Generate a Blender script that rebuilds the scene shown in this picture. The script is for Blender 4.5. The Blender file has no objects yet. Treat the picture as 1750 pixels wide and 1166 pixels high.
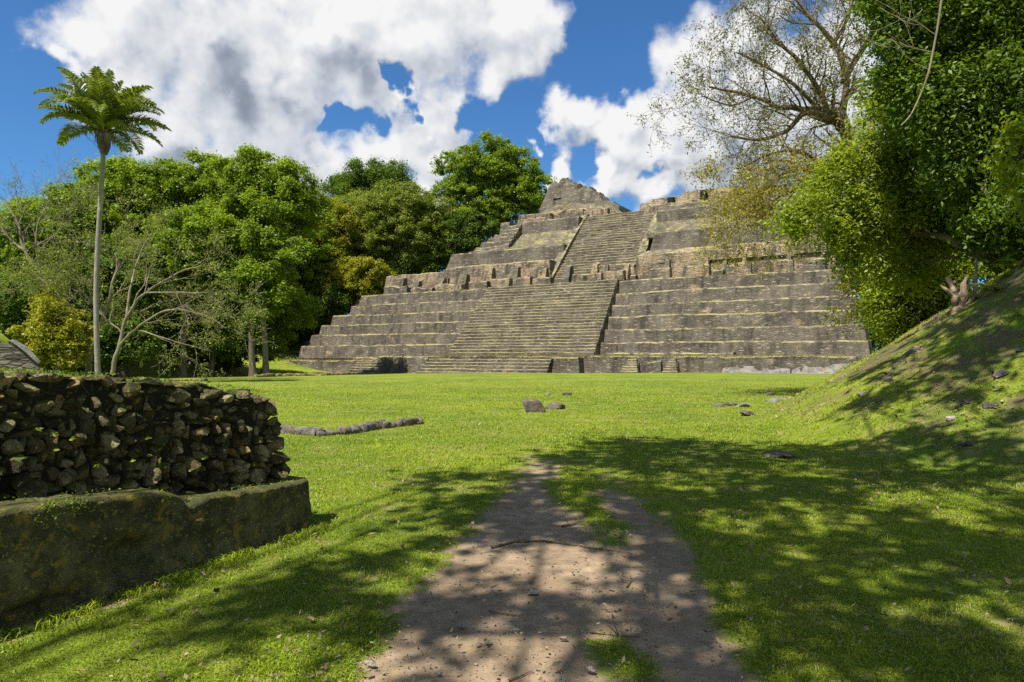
import bpy, math
import numpy as np
from mathutils import Vector, Matrix
R = math.radians
scene = bpy.context.scene
COL = scene.collection

# ---------------------------------------------------------------- camera
F = 1167.0; H = 1.65; HV = 608.0           # focal length in photo pixels, eye height, horizon row
cam_d = bpy.data.cameras.new("camera"); cam = bpy.data.objects.new("camera", cam_d); COL.objects.link(cam)
cam.location = (0, 0, H); cam.rotation_euler = (R(90), 0, 0)
cam_d.sensor_width = 36; cam_d.lens = 36 * F / 1750.0; cam_d.shift_y = (HV - 583) / 1750.0
cam_d.clip_start = 0.05; cam_d.clip_end = 6000
scene.camera = cam
scene.view_settings.view_transform = 'Standard'; scene.view_settings.look = 'None'
scene.view_settings.gamma = 1.0; scene.view_settings.use_curve_mapping = False
scene.view_settings.exposure = 0.68
scene.cycles.max_bounces = 6; scene.cycles.diffuse_bounces = 3; scene.cycles.glossy_bounces = 2
scene.cycles.transmission_bounces = 4; scene.cycles.transparent_max_bounces = 8
scene.cycles.use_denoising = False; scene.cycles.denoiser = 'OPENIMAGEDENOISE'; scene.cycles.denoising_prefilter = 'ACCURATE'

SUN_EL = 60.0
sun_h = Vector((-0.68, -0.733)).normalized()
to_sun = Vector((sun_h.x * math.cos(R(SUN_EL)), sun_h.y * math.cos(R(SUN_EL)), math.sin(R(SUN_EL))))
sd = bpy.data.lights.new("sun", 'SUN'); sd.energy = 5.0; sd.angle = R(0.53); sd.color = (1.0, 0.95, 0.86)
so = bpy.data.objects.new("sun", sd); COL.objects.link(so); so.location = (0, 0, 60)
so.rotation_euler = to_sun.to_track_quat('Z', 'Y').to_euler()

# ---------------------------------------------------------------- node helpers
class NT:
    def __init__(s, tree):
        s.t = tree; s.t.nodes.clear()
    def n(s, typ, ins=None, **kw):
        nd = s.t.nodes.new(typ)
        for k, v in kw.items(): setattr(nd, k, v)
        for k, v in (ins or {}).items(): s.set(nd, k, v)
        return nd
    def set(s, nd, k, v):
        sock = nd.inputs[k]
        if isinstance(v, bpy.types.NodeSocket): s.t.links.new(v, sock)
        elif isinstance(v, bpy.types.Node): s.t.links.new(v.outputs[0], sock)
        else:
            if isinstance(v, tuple) and sock.type == 'RGBA' and len(v) == 3: v = v + (1,)
            sock.default_value = v
    def math(s, op, a, b=0.0, c=None, clamp=False):
        nd = s.n('ShaderNodeMath', operation=op, use_clamp=clamp); s.set(nd, 0, a); s.set(nd, 1, b)
        if c is not None: s.set(nd, 2, c)
        return nd.outputs[0]
    def vm(s, op, a, b=(0, 0, 0), out=0):
        nd = s.n('ShaderNodeVectorMath', operation=op); s.set(nd, 0, a); s.set(nd, 1, b)
        return nd.outputs[out]
    def rng(s, v, a, b, c=0.0, d=1.0, smooth=False):
        nd = s.n('ShaderNodeMapRange', interpolation_type='SMOOTHSTEP' if smooth else 'LINEAR')
        for i, x in enumerate((v, a, b, c, d)): s.set(nd, i, x)
        return nd.outputs[0]
    def mix(s, f, a, b, typ='MIX'):
        nd = s.n('ShaderNodeMix', data_type='RGBA', blend_type=typ)
        s.set(nd, 0, f); s.set(nd, 6, a); s.set(nd, 7, b)
        return nd.outputs[2]
    def noise(s, vec, scale, detail=4, rough=.55, out=0, dist=0.0):
        return s.n('ShaderNodeTexNoise', {'Vector': vec, 'Scale': scale, 'Detail': detail, 'Roughness': rough, 'Distortion': dist}).outputs[out]
    def scalev(s, vec, sc):
        return s.vm('MULTIPLY', vec, sc)

# ---------------------------------------------------------------- sky with cumulus clouds
world = bpy.data.worlds.new("World"); scene.world = world; world.use_nodes = True
W = NT(world.node_tree)
sky = W.n('ShaderNodeTexSky', sky_type='NISHITA', sun_disc=False, sun_elevation=R(SUN_EL),
          sun_rotation=math.atan2(to_sun.x, to_sun.y), air_density=1.0, dust_density=0.6, ozone_density=3.0, altitude=400)
tc = W.n('ShaderNodeTexCoord'); D = W.vm('NORMALIZE', tc.outputs['Generated'])
def sky_dir(u, v):
    d = Vector(((u - 875) / F, 1.0, (HV - v) / F)); d.normalize(); return d
CUM = [(120, 55, 85), (62, 108, 26), (100, 110, 40), (215, 40, 130), (200, 130, 95), (350, 80, 150), (500, 120, 160), (420, 200, 120),
       (600, 60, 160), (700, 90, 140), (780, 30, 140), (860, 40, 105), (895, 100, 75), (840, 130, 62), (300, 215, 80), (335, 275, 60),
       (420, 260, 100), (545, 270, 95), (640, 275, 70), (720, 240, 75), (765, 200, 52), (720, 300, 60), (215, 278, 24), (855, 165, 28),
       (1295, 62, 62), (1240, 100, 70), (1190, 140, 75), (1120, 190, 75), (1060, 210, 55), (975, 200, 42), (1010, 225, 45), (1180, 230, 110),
       (1300, 190, 150), (1090, 255, 60), (940, 270, 38), (1062, 330, 42), (1130, 300, 62), (1230, 300, 80), (1000, 318, 32), (955, 298, 36), (905, 250, 20),
       (1400, 130, 120), (1250, 170, 90), (1150, 240, 70), (1050, 245, 50), (1480, 220, 160), (945, 235, 30), (1100, 250, 80), (1040, 222, 62), (970, 205, 46), (1150, 190, 90), (1060, 300, 44), (1110, 345, 44), (930, 280, 36)]
HOLE = [(708, 126, 15), (728, 132, 17), (742, 142, 12), (580, 214, 15), (602, 206, 21), (628, 212, 15), (650, 198, 19), (676, 190, 14), (700, 184, 13), (735, 178, 12), (800, 205, 22), (822, 215, 22), (1008, 270, 22), (1022, 280, 16), (1108, 306, 13), (905, 218, 42), (862, 222, 36), (1010, 100, 50)]
def sky_dir(u, v):
    d = Vector(((u - 875) / F, 1.0, (HV - v) / F)); d.normalize(); return d
grp = bpy.data.node_groups.new('cumulus_density', 'ShaderNodeTree')
grp.interface.new_socket('Vector', in_out='INPUT', socket_type='NodeSocketVector'); grp.interface.new_socket('Density', in_out='OUTPUT', socket_type='NodeSocketFloat')
G = NT(grp); gi = G.n('NodeGroupInput').outputs[0]
gw = G.vm('ADD', gi, G.scalev(G.vm('SUBTRACT', G.noise(gi, 6.0, 4, .55, out=1), (.5, .5, .5)), (.17, .17, .17)))
gw = G.vm('ADD', gw, G.scalev(G.vm('SUBTRACT', G.noise(gi, 22.0, 5, .62, out=1), (.5, .5, .5)), (.036, .036, .036)))
def union(bl):
    o = None
    for (u, v, r) in bl:
        c_ = sky_dir(u, v); ang = math.atan(r / F * c_.y)
        dd = G.vm('DISTANCE', gw, tuple(c_), out=1)
        x = G.rng(dd, ang * 1.8, ang * .2, 0, 1)
        o = x if o is None else G.n('ShaderNodeMath', {0: o, 1: x, 2: .18}, operation='SMOOTH_MAX').outputs[0]
    return o
gf = G.math('SUBTRACT', union(CUM), G.math('MULTIPLY', union(HOLE), G.rng(G.noise(gi, 16.0, 4, .6), .34, .60, .25, 1.35)))
gf = G.math('ADD', gf, G.math('MULTIPLY', G.math('SUBTRACT', G.noise(gi, 10.0, 5, .58), .5), .46))
pf = G.n('ShaderNodeTexVoronoi', {'Vector': gw, 'Scale': 20.0, 'Smoothness': .7}, feature='SMOOTH_F1').outputs['Distance']
gf = G.math('SUBTRACT', gf, G.math('MULTIPLY', G.math('SUBTRACT', pf, .35), .34))
sepD = G.n('ShaderNodeSeparateXYZ', {0: gi})
rest = G.math('MULTIPLY', G.rng(sepD.outputs[1], .45, .2), G.rng(G.noise(gi, 2.6, 6, .55), .45, .54))   # the rest of the sky: scattered cumulus
gf = G.math('MAXIMUM', gf, rest)
G.t.links.new(gf, G.n('NodeGroupOutput').inputs[0])
def cloud_density(vec):
    g_ = W.n('ShaderNodeGroup', node_tree=grp); W.set(g_, 0, vec); return g_.outputs[0]
f = cloud_density(D)
wisp = W.noise(D, 45.0, 5, .7)
mask = W.rng(W.math('ADD', f, W.math('MULTIPLY', W.math('SUBTRACT', wisp, .5), .26)), .27, .66, 0, 1, True)
f1 = cloud_density(W.vm('ADD', D, (-.012, -.004, .026)))     # a little nearer the sun: relief of the billows
f2 = cloud_density(W.vm('ADD', D, (-.02, 0, .105)))          # far up: how much cloud stands above, so how grey it is
rel = W.math('SUBTRACT', f, f1)
above = W.rng(f2, .35, 1.05, 0, 1, True); core = W.rng(f, .50, 1.0, 0, 1, True)
greyn = W.rng(W.noise(D, 2.2, 2, .5), .30, .60, 0, 1, True)
lum = W.math('ADD', .78, W.math('MULTIPLY', rel, 1.15))
lum = W.math('SUBTRACT', lum, W.math('MULTIPLY', W.math('MULTIPLY', above, core), W.math('ADD', .30, W.math('MULTIPLY', greyn, .70))))
lum = W.math('ADD', lum, W.math('MULTIPLY', W.math('SUBTRACT', W.noise(D, 12.0, 5, .6), .5), .10))
ramp = W.n('ShaderNodeValToRGB', {0: lum}); cr = ramp.color_ramp
cr.elements[0].position = .10; cr.elements[0].color = (.27, .31, .39, 1)
cr.elements[1].position = .92; cr.elements[1].color = (1.0, 1.0, 1.0, 1)
e = cr.elements.new(.35); e.color = (.38, .43, .52, 1)
e = cr.elements.new(.62); e.color = (.70, .74, .80, 1)
cloud = W.n('ShaderNodeVectorMath', {0: ramp.outputs[0], 'Scale': .575}, operation='SCALE').outputs[0]
skyc = W.vm('MULTIPLY', sky.outputs[0], (.072, .072, .072))
skyc = W.vm('MULTIPLY', skyc, (.50, .90, 1.22))
final = W.mix(mask, skyc, cloud)
bg = W.n('ShaderNodeBackground', {'Color': final, 'Strength': 1.0})
W.t.links.new(bg.outputs[0], W.n('ShaderNodeOutputWorld').inputs[0])
world.cycles.sampling_method = 'MANUAL'; world.cycles.sample_map_resolution = 512

# ---------------------------------------------------------------- mesh helpers
def vnoise(p, seed=0):
    """value noise in [-1,1] at points p (n,3)"""
    p = np.asarray(p, float); i = np.floor(p).astype(np.int64); f = p - i; f = f * f * (3 - 2 * f)
    def h(a, b, c):
        x = (a * 374761393 + b * 668265263 + c * 2147483647 + seed * 974634777) & 0xffffffff
        x = ((x ^ (x >> 13)) * 1274126177) & 0xffffffff
        return ((x ^ (x >> 16)) & 0xffff) / 32767.5 - 1
    r = 0
    for a in (0, 1):
        for b in (0, 1):
            for c in (0, 1):
                w = (f[:, 0] if a else 1 - f[:, 0]) * (f[:, 1] if b else 1 - f[:, 1]) * (f[:, 2] if c else 1 - f[:, 2])
                r = r + w * h(i[:, 0] + a, i[:, 1] + b, i[:, 2] + c)
    return r
def fbm(p, seed=0, oct=3):
    p = np.asarray(p, float); r = 0; a = 1
    for k in range(oct): r = r + a * vnoise(p * 2 ** k + 17.3 * k, seed + k); a *= .5
    return r / 1.75
def vn3(p, seed=0, oct=2):
    return np.stack([fbm(p, seed + 11 * k, oct) for k in range(3)], 1)

def mk(name, V, faces, mat, parent=None, attr=None, smooth=False, uv=None):
    """one mesh object; faces: list of (m,k) int arrays"""
    V = np.asarray(V, np.float32)
    if isinstance(faces, np.ndarray): faces = [faces]
    faces = [np.asarray(f_, np.int32) for f_ in faces if len(f_)]
    me = bpy.data.meshes.new(name)
    me.vertices.add(len(V)); me.vertices.foreach_set('co', V.ravel())
    nl = sum(f_.size for f_ in faces); npoly = sum(len(f_) for f_ in faces)
    me.loops.add(nl); me.polygons.add(npoly)
    me.loops.foreach_set('vertex_index', np.concatenate([f_.ravel() for f_ in faces]))
    tot = np.concatenate([np.full(len(f_), f_.shape[1], np.int32) for f_ in faces])
    st = np.concatenate([[0], np.cumsum(tot)[:-1]]).astype(np.int32)
    me.polygons.foreach_set('loop_start', st); me.polygons.foreach_set('loop_total', tot)
    me.polygons.foreach_set('use_smooth', np.full(npoly, bool(smooth)))
    me.update(calc_edges=True)
    for k, (dom, val) in (attr or {}).items():
        a = me.attributes.new(k, 'FLOAT', dom); a.data.foreach_set('value', np.asarray(val, np.float32))
    me.materials.append(mat)
    o = bpy.data.objects.new(name, me); COL.objects.link(o)
    if parent: o.parent = parent
    return o
class MB:
    """collects pieces of one mesh"""
    def __init__(s): s.V = []; s.F = {}; s.n = 0; s.A = []
    def add(s, V, F, a=None):
        V = np.asarray(V, float)
        for f_ in (F if isinstance(F, list) else [F]):
            f_ = np.asarray(f_, np.int64)
            if f_.size: s.F.setdefault(f_.shape[1], []).append(f_ + s.n)
        s.V.append(V); s.n += len(V)
        s.A.append(np.full(len(V), .5) if a is None else (np.full(len(V), a) if np.isscalar(a) else a))
    def build(s, name, mat, parent=None, smooth=False, origin=None):
        V = np.concatenate(s.V)
        if origin is not None: V = V - np.asarray(origin, float)
        return mk(name, V, [np.concatenate(v) for v in s.F.values()], mat, parent, {'tint': ('POINT', np.concatenate(s.A))}, smooth)
def tube(P, rad, n=6, rough=0.0, seed=0):
    P = np.asarray(P, float); m = len(P); rad = np.broadcast_to(rad, (m,)).astype(float)
    T = np.gradient(P, axis=0); T /= np.linalg.norm(T, axis=1)[:, None] + 1e-9
    ref = np.array([0, 0, 1.0]) if abs(T[0, 2]) < .9 else np.array([1.0, 0, 0])
    U = np.cross(T, ref); U /= np.linalg.norm(U, axis=1)[:, None] + 1e-9
    Wv = np.cross(T, U); a = np.arange(n) / n * 2 * np.pi
    V = P[:, None] + rad[:, None, None] * (np.cos(a)[None, :, None] * U[:, None] + np.sin(a)[None, :, None] * Wv[:, None])
    V = V.reshape(-1, 3)
    if rough: V = V + vn3(V * 3 / max(rad.max(), .05) * .3, seed) * rough
    i = np.arange(m - 1)[:, None] * n + np.arange(n)[None]; j = np.arange(m - 1)[:, None] * n + (np.arange(n)[None] + 1) % n
    Fq = np.stack([i, j, j + n, i + n], -1).reshape(-1, 4)
    return V, Fq
def tag(o, label=None, cat=None, group=None, kind=None):
    if label: o['label'] = label
    if cat: o['category'] = cat
    if group: o['group'] = group
    if kind: o['kind'] = kind
    return o
def empty(name, loc=(0, 0, 0), rz=0.0):
    o = bpy.data.objects.new(name, None); COL.objects.link(o); o.location = loc; o.rotation_euler = (0, 0, rz)
    o.empty_display_size = .3
    return o
def at(u, v, Y):
    """the point of the place that the photo shows at pixel (u,v) if it stands Y metres away"""
    return np.array([(u - 875) / F * Y, Y, H - (v - HV) / F * Y])

# ---------------------------------------------------------------- materials
def leaf_mat(name, dark, light, trans=.42, gloss=.025, hue_noise=True, straw=False):
    m = bpy.data.materials.new(name); m.use_nodes = True; T = NT(m.node_tree)
    a = T.n('ShaderNodeAttribute', attribute_name='tint').outputs['Fac']
    c = T.mix(a, dark, light)
    if straw: c = T.mix(T.rng(a, 1.05, 1.2), c, (.42, .34, .16))
    geo = T.n('ShaderNodeNewGeometry')
    if hue_noise:
        big = T.noise(geo.outputs['Position'], .35, 2)
        c = T.mix(T.rng(big, .35, .65, 0, .45), c, T.mix(.5, c, light))
    tr = T.n('ShaderNodeVectorMath', {0: c, 'Scale': 1.25}, operation='SCALE').outputs[0]
    tr = T.vm('MULTIPLY', tr, (1.15, 1.1, .45))
    d = T.n('ShaderNodeBsdfDiffuse', {'Color': c}); t = T.n('ShaderNodeBsdfTranslucent', {'Color': tr})
    g = T.n('ShaderNodeBsdfGlossy', {'Color': (.8, .85, .7), 'Roughness': .5})
    x = T.n('ShaderNodeMixShader', {0: trans, 1: d.outputs[0], 2: t.outputs[0]})
    x = T.n('ShaderNodeMixShader', {0: gloss, 1: x.outputs[0], 2: g.outputs[0]})
    T.t.links.new(x.outputs[0], T.n('ShaderNodeOutputMaterial').inputs[0])
    return m
def rough_mat(name, build):
    m = bpy.data.materials.new(name); m.use_nodes = True; T = NT(m.node_tree)
    col, bump, strength, rough = build(T)
    b = T.n('ShaderNodeBsdfPrincipled', {'Base Color': col, 'Roughness': rough, 'Specular IOR Level': .25})
    if bump is not None:
        bp = T.n('ShaderNodeBump', {'Height': bump, 'Strength': strength[0], 'Distance': strength[1]})
        T.set(b, 'Normal', bp.outputs[0])
    T.t.links.new(b.outputs[0], T.n('ShaderNodeOutputMaterial').inputs[0])
    return m
def masonry(name, dark, mid, pale, ochre_amt, top_green, course=(2.0, 8.0), streak=.5, top=(.33, .30, .13)):
    def B(T):
        co = T.n('ShaderNodeTexCoord').outputs['Object']
        s = T.n('ShaderNodeSeparateXYZ', {0: co})
        wob = T.noise(co, 1.1, 3, .5, out=1)
        flat = T.n('ShaderNodeCombineXYZ', {0: T.math('ADD', s.outputs[0], T.math('MULTIPLY', s.outputs[1], .83)), 1: T.math('MULTIPLY', s.outputs[1], .35), 2: s.outputs[2]}).outputs[0]
        flat = T.vm('ADD', flat, T.scalev(wob, (.18, .18, .06)))
        fv = T.scalev(flat, (course[0], course[0] * .6, course[1]))
        vo = T.n('ShaderNodeTexVoronoi', {'Vector': fv, 'Scale': 1.0, 'Randomness': .82})
        ed = T.n('ShaderNodeTexVoronoi', {'Vector': fv, 'Scale': 1.0, 'Randomness': .82}, feature='DISTANCE_TO_EDGE').outputs[0]
        cell = T.n('ShaderNodeSeparateColor', {0: vo.outputs['Color']}).outputs[0]
        c = T.mix(cell, dark, mid)
        c = T.mix(T.rng(cell, .84, .97), c, pale)
        n = T.noise(co, .55, 6, .62)
        c = T.mix(T.rng(n, .45, .65, 0, .5), c, T.mix(.5, c, dark))
        oc = T.noise(T.scalev(co, (.5, .5, .9)), .55, 5, .6)
        ocm = T.math('MULTIPLY', T.rng(oc, .60 - ochre_amt, .66 - ochre_amt), .85)
        c = T.mix(ocm, c, T.mix(cell, (.35, .24, .13), (.56, .43, .27)))
        st = T.noise(T.scalev(co, (1.6, 1.6, .12)), 1.0, 4, .6)
        c = T.mix(T.rng(st, .50, .66, 0, streak), c, (.035, .033, .03))
        pl = T.noise(T.scalev(co, (2.4, 2.4, .5)), 1.0, 5, .7)
        c = T.mix(T.rng(pl, .66, .74, 0, .55), c, (.42, .39, .33))
        fine = T.noise(co, 7.0, 4, .7)
        c = T.mix(T.rng(fine, .3, .6, .0, 1.0), T.mix(.45, c, (.02, .018, .015)), c)
        c = T.mix(T.rng(ed, .10, .02, 0, .75), c, (.03, .027, .02))
        nz = T.n('ShaderNodeSeparateXYZ', {0: T.n('ShaderNodeNewGeometry').outputs['True Normal']}).outputs[2]
        gn = T.noise(co, .8, 5, .65)
        gm = T.math('MULTIPLY', T.rng(nz, .50, .70), T.rng(gn, .62 - top_green * .5, .72 - top_green * .5))
        topc = T.mix(T.rng(T.noise(co, .7, 4, .6), .4, .6), top, (.30, .27, .13))
        moss = T.math('MULTIPLY', T.rng(nz, .1, .6, .0, .35), T.rng(gn, .45, .6))
        c = T.mix(moss, c, (.10, .12, .03))
        patch = T.noise(T.scalev(co, (.45, .45, .2)), 1.0, 5, .65)
        c = T.mix(T.rng(patch, .40, .62, .0, .42), c, T.mix(.5, c, (.42, .36, .27)))
        c = T.mix(T.rng(T.noise(T.scalev(co, (.3, .3, .5)), 1.0, 5, .6), .56, .66, 0, .55), c, (.05, .045, .038))
        c = T.mix(gm, c, topc)
        bump = T.math('ADD', T.math('MINIMUM', ed, .2), T.math('MULTIPLY', fine, .25))
        return c, bump, (.9, .25), .95
    return rough_mat(name, B)
M_TERR = masonry('weathered_terrace_stone', (.088, .072, .056), (.178, .150, .116), (.34, .30, .235), -.02, .34, streak=.85)
M_STEP = masonry('weathered_step_stone', (.085, .069, .050), (.168, .141, .103), (.30, .26, .19), -.05, .55, course=(2.2, 5.0), streak=.45, top=(.17, .15, .085))  # dry growth on the treads, coloured paler than risers to imitate sun on them
M_UPPER = masonry('dark_upper_terrace_stone', (.092, .077, .060), (.18, .153, .12), (.31, .27, .215), -.05, .25, course=(2.2, 8.0), streak=.6)
M_ROOM = masonry('plastered_ochre_stone', (.10, .082, .06), (.23, .185, .13), (.48, .39, .27), .135, .25, streak=.9)
M_LEDGE = masonry('mossy_brown_ledge_stone', (.12, .10, .06), (.21, .175, .11), (.32, .28, .2), -.08, .2, course=(3.0, 4.0), streak=.2, top=(.13, .12, .04))
M_TEMPLE = masonry('summit_rubble_stone', (.09, .077, .058), (.195, .17, .127), (.34, .30, .235), -.04, .22, course=(2.0, 6.0), streak=.3)

def mossy(name, stone_d, stone_p, lichen, moss_amt, scale, wall=False):
    def B(T):
        co = T.n('ShaderNodeTexCoord').outputs['Object']
        geo = T.n('ShaderNodeNewGeometry')
        nz = T.n('ShaderNodeSeparateXYZ', {0: geo.outputs['Normal']}).outputs[2]
        isl = T.n('ShaderNodeAttribute', attribute_name='tint').outputs['Fac']
        n1 = T.noise(co, scale, 7, .65); n2 = T.noise(co, scale * 3.1, 6, .7); n3 = T.noise(co, scale * 14, 4, .7)
        c = T.mix(isl, stone_d, stone_p)
        c = T.mix(T.rng(n1, .40, .60, 0, .8), c, T.mix(.35, stone_d, (.02, .022, .012)))
        vo = T.n('ShaderNodeTexVoronoi', {'Vector': T.vm('ADD', co, T.scalev(T.noise(co, scale * 3, 3, .6, out=1), (.12, .12, .12))), 'Scale': scale * 4.5}).outputs['Distance']
        c = T.mix(T.math('MULTIPLY', T.rng(vo, .36, .22), T.rng(n2, .46, .58, 0, .8)), c, lichen)
        c = T.mix(T.rng(T.noise(co, scale * 1.3, 5, .6, dist=.5), .56, .66, 0, .7), c, (lichen[0] * .85, lichen[1] * .66, lichen[2] * .4))
        m = T.math('MULTIPLY', T.rng(nz, .35, .85), T.rng(n2, .52 - moss_amt, .62 - moss_amt))
        c = T.mix(m, c, T.mix(n3, (.035, .06, .008), (.16, .19, .03)))
        c = T.mix(T.rng(n3, .30, .55), T.mix(.6, c, (.01, .01, .006)), c)
        c = T.mix(T.rng(n3, .60, .75, 0, .35), c, T.mix(.5, c, (.6, .55, .42)))
        bump = T.math('ADD', T.math('MULTIPLY', n2, .6), T.math('MULTIPLY', n3, .35))
        return c, bump, (1.0, .06), .9
    return rough_mat(name, B)
M_CORE = mossy('dark_packed_earth', (.03, .026, .014), (.07, .06, .03), (.16, .14, .05), .15, 5.0)
M_RUBBLE = mossy('mossy_rubble_stone', (.050, .042, .020), (.46, .37, .20), (.44, .36, .09), .10, 3.6)
M_PODIUM = mossy('lichen_covered_plaster', (.075, .072, .030), (.33, .30, .125), (.56, .50, .13), .05, 6.5)
M_BOULDER = mossy('grey_pitted_boulder', (.10, .09, .075), (.30, .27, .23), (.36, .31, .2), -.06, 4.0)
M_SLAB = mossy('grey_slab_stone', (.15, .145, .13), (.36, .34, .31), (.40, .37, .30), -.1, 2.0)
M_PEB = mossy('earthy_pebble', (.34, .28, .21), (.58, .52, .44), (.50, .43, .32), -.3, 3.0)
def bark(name, d, p, sc=3.0, ring=0.0):
    def B(T):
        co = T.n('ShaderNodeTexCoord').outputs['Object']
        n = T.noise(T.scalev(co, (1, 1, .25)), sc, 6, .65); n2 = T.noise(co, sc * .5, 4)
        c = T.mix(T.rng(n, .3, .7), d, p)
        c = T.mix(T.rng(n2, .55, .68, 0, .6), c, (p[0] * 1.2, p[1] * 1.2, p[2] * 1.15))
        h = n
        if ring:
            z = T.n('ShaderNodeSeparateXYZ', {0: co}).outputs[2]
            w = T.math('SINE', T.math('MULTIPLY', z, ring)); c = T.mix(T.rng(w, .7, 1, 0, .4), c, d)
        return c, h, (.8, .06), .9
    return rough_mat(name, B)
M_BARK = bark('brown_bark', (.05, .04, .028), (.17, .14, .10))
M_BARKP = bark('pale_grey_bark', (.12, .10, .065), (.30, .26, .18))
M_BARKR = bark('mossy_limb_bark', (.07, .05, .03), (.22, .17, .10), 5)
M_PALMT = bark('ringed_palm_bark', (.17, .155, .12), (.34, .31, .25), 4, ring=22.0)
M_STUMP = bark('bleached_stump_wood', (.11, .075, .045), (.40, .30, .19), 9)
L_GREEN = leaf_mat('bright_green_leaves', (.050, .092, .006), (.27, .38, .022), .5)
L_DEEP = leaf_mat('deep_green_leaves', (.030, .058, .006), (.14, .23, .018), .38)
L_YEL = leaf_mat('yellow_green_leaves', (.11, .13, .008), (.37, .37, .022))
L_OLIVE = leaf_mat('olive_leaves', (.08, .11, .015), (.29, .35, .045), .42)
L_DRY = leaf_mat('sparse_ochre_leaves', (.13, .13, .02), (.46, .40, .05), .45)
L_SPARSE = leaf_mat('sparse_olive_leaves', (.07, .08, .018), (.24, .24, .05), .4)
L_PALM = leaf_mat('palm_leaflets', (.05, .085, .012), (.24, .30, .05), .35, .06)
L_DEADP = leaf_mat('dead_palm_sheath', (.13, .10, .07), (.34, .30, .25), .1, .0)
L_RT = leaf_mat('fresh_green_leaves', (.066, .10, .006), (.34, .42, .026), .5)
L_RD = leaf_mat('dark_glossy_leaves', (.026, .055, .005), (.17, .27, .02), .42, .03)
L_GRASS = leaf_mat('grass_blades', (.050, .090, .004), (.38, .47, .022), .45, .03, True, True)
L_DRYG = leaf_mat('dry_ledge_grass', (.13, .12, .035), (.40, .34, .15), .35, .0)
L_LITTER = leaf_mat('fallen_dry_leaves', (.10, .065, .035), (.40, .31, .20), .15, .02, False)

# ---------------------------------------------------------------- the lie of the land
def ss(x): x = np.clip(x, 0, 1); return x * x * (3 - 2 * x)
MA = (18.8, 14.0, 31.0, 33.0, 13.3, 10.4, 1.3)
def mound_d(x, y):
    ax, ay, bx, by, Rr, Ht, p = MA
    d = np.array([bx - ax, by - ay], float); L = np.hypot(*d); d = d / L
    w = np.clip((x - ax) * d[0] + (y - ay) * d[1], 0, L)
    return 1 - np.hypot(x - ax - d[0] * w, y - ay - d[1] * w) / Rr
def ground(x, y):
    x = np.asarray(x, float); y = np.asarray(y, float)
    P = np.stack([x, y, 0 * x], -1).reshape(-1, 3)
    lump = fbm(P * .22, 3).reshape(x.shape); fine = fbm(P * 1.3, 5).reshape(x.shape)
    md = np.clip(mound_d(x, y) + .02 * lump, 0, 1)
    z = MA[5] * md ** MA[6] * (1 - .0 * md)
    z = z + ss(md * 5) * (.20 * lump + .11 * fine + .05 * fbm(P * 3.2, 8).reshape(x.shape))
    base = -.28 * ss((y - 15) / 55) - .8 * ss(-x / 60) * ss((y - 30) / 50) - .5 * ss((y - 70) / 30) * ss((30 - x) / 20)
    z = z + base + .025 * lump + .012 * fine
    # earth banks at the forest edge, far left
    for cx, cy, rr, hh in ((-50, 96, 13, 6.0), (-66, 100, 16, 6), (-55, 140, 40, 9), (-20, 175, 45, 14), (25, 185, 60, 16)):
        z = z + hh * ss(1 - np.hypot((x - cx), (y - cy) * .8) / rr)
    return z
def gz(x, y): return float(ground(np.array([x]), np.array([y]))[0])
def gpx(u, v):
    """world (x, y) of the nearly level ground seen at photo pixel (u, v)"""
    Y = H * F / (v - HV)
    for _ in range(6):
        x = (u - 875) / F * Y; Y = (H - gz(x, Y)) * F / (v - HV)
    return (u - 875) / F * Y, Y
def inpoly(x, y, poly):
    c = np.zeros(x.shape, bool); n = len(poly); j = n - 1
    for i in range(n):
        xi, yi = poly[i]; xj, yj = poly[j]
        c ^= ((yi > y) != (yj > y)) & (x < (xj - xi) * (y - yi) / (yj - yi + 1e-12) + xi); j = i
    return c
def wpoly(pts): return [((u - 875) / F * (H * F / (v - HV)), H * F / (v - HV)) for u, v in pts]
PATH = [wpoly([(908, 778), (893, 800), (880, 825), (855, 850), (828, 880), (795, 910), (752, 950), (735, 985), (698, 1015), (680, 1060), (655, 1110), (600, 1175),
               (560, 1300), (1360, 1300), (1285, 1175), (1262, 1100), (1235, 1050), (1208, 1000), (1180, 960), (1140, 925), (1088, 898), (1060, 912), (1010, 902), (985, 885), (962, 868), (945, 850), (936, 820), (930, 780)]),
        wpoly([(1035, 803), (1048, 806), (1058, 830), (1085, 850), (1115, 875), (1145, 905), (1180, 950), (1100, 950), (1075, 900), (1062, 880), (1035, 855), (1048, 835), (1035, 815)])]
TUFTS = [wpoly([(1000, 1090), (1060, 1085), (1110, 1125), (1125, 1150), (1060, 1150), (990, 1125)]), wpoly([(1002, 905), (1060, 920), (1085, 928), (1030, 932), (1000, 915)]),
         wpoly([(1010, 958), (1048, 958), (1045, 968), (1012, 968)]), wpoly([(1045, 1135), (1120, 1155), (1140, 1180), (1050, 1180)])]
BARE = [wpoly([(0, 1085), (150, 1045), (300, 985), (300, 1000), (160, 1062), (0, 1110)])]
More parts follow.
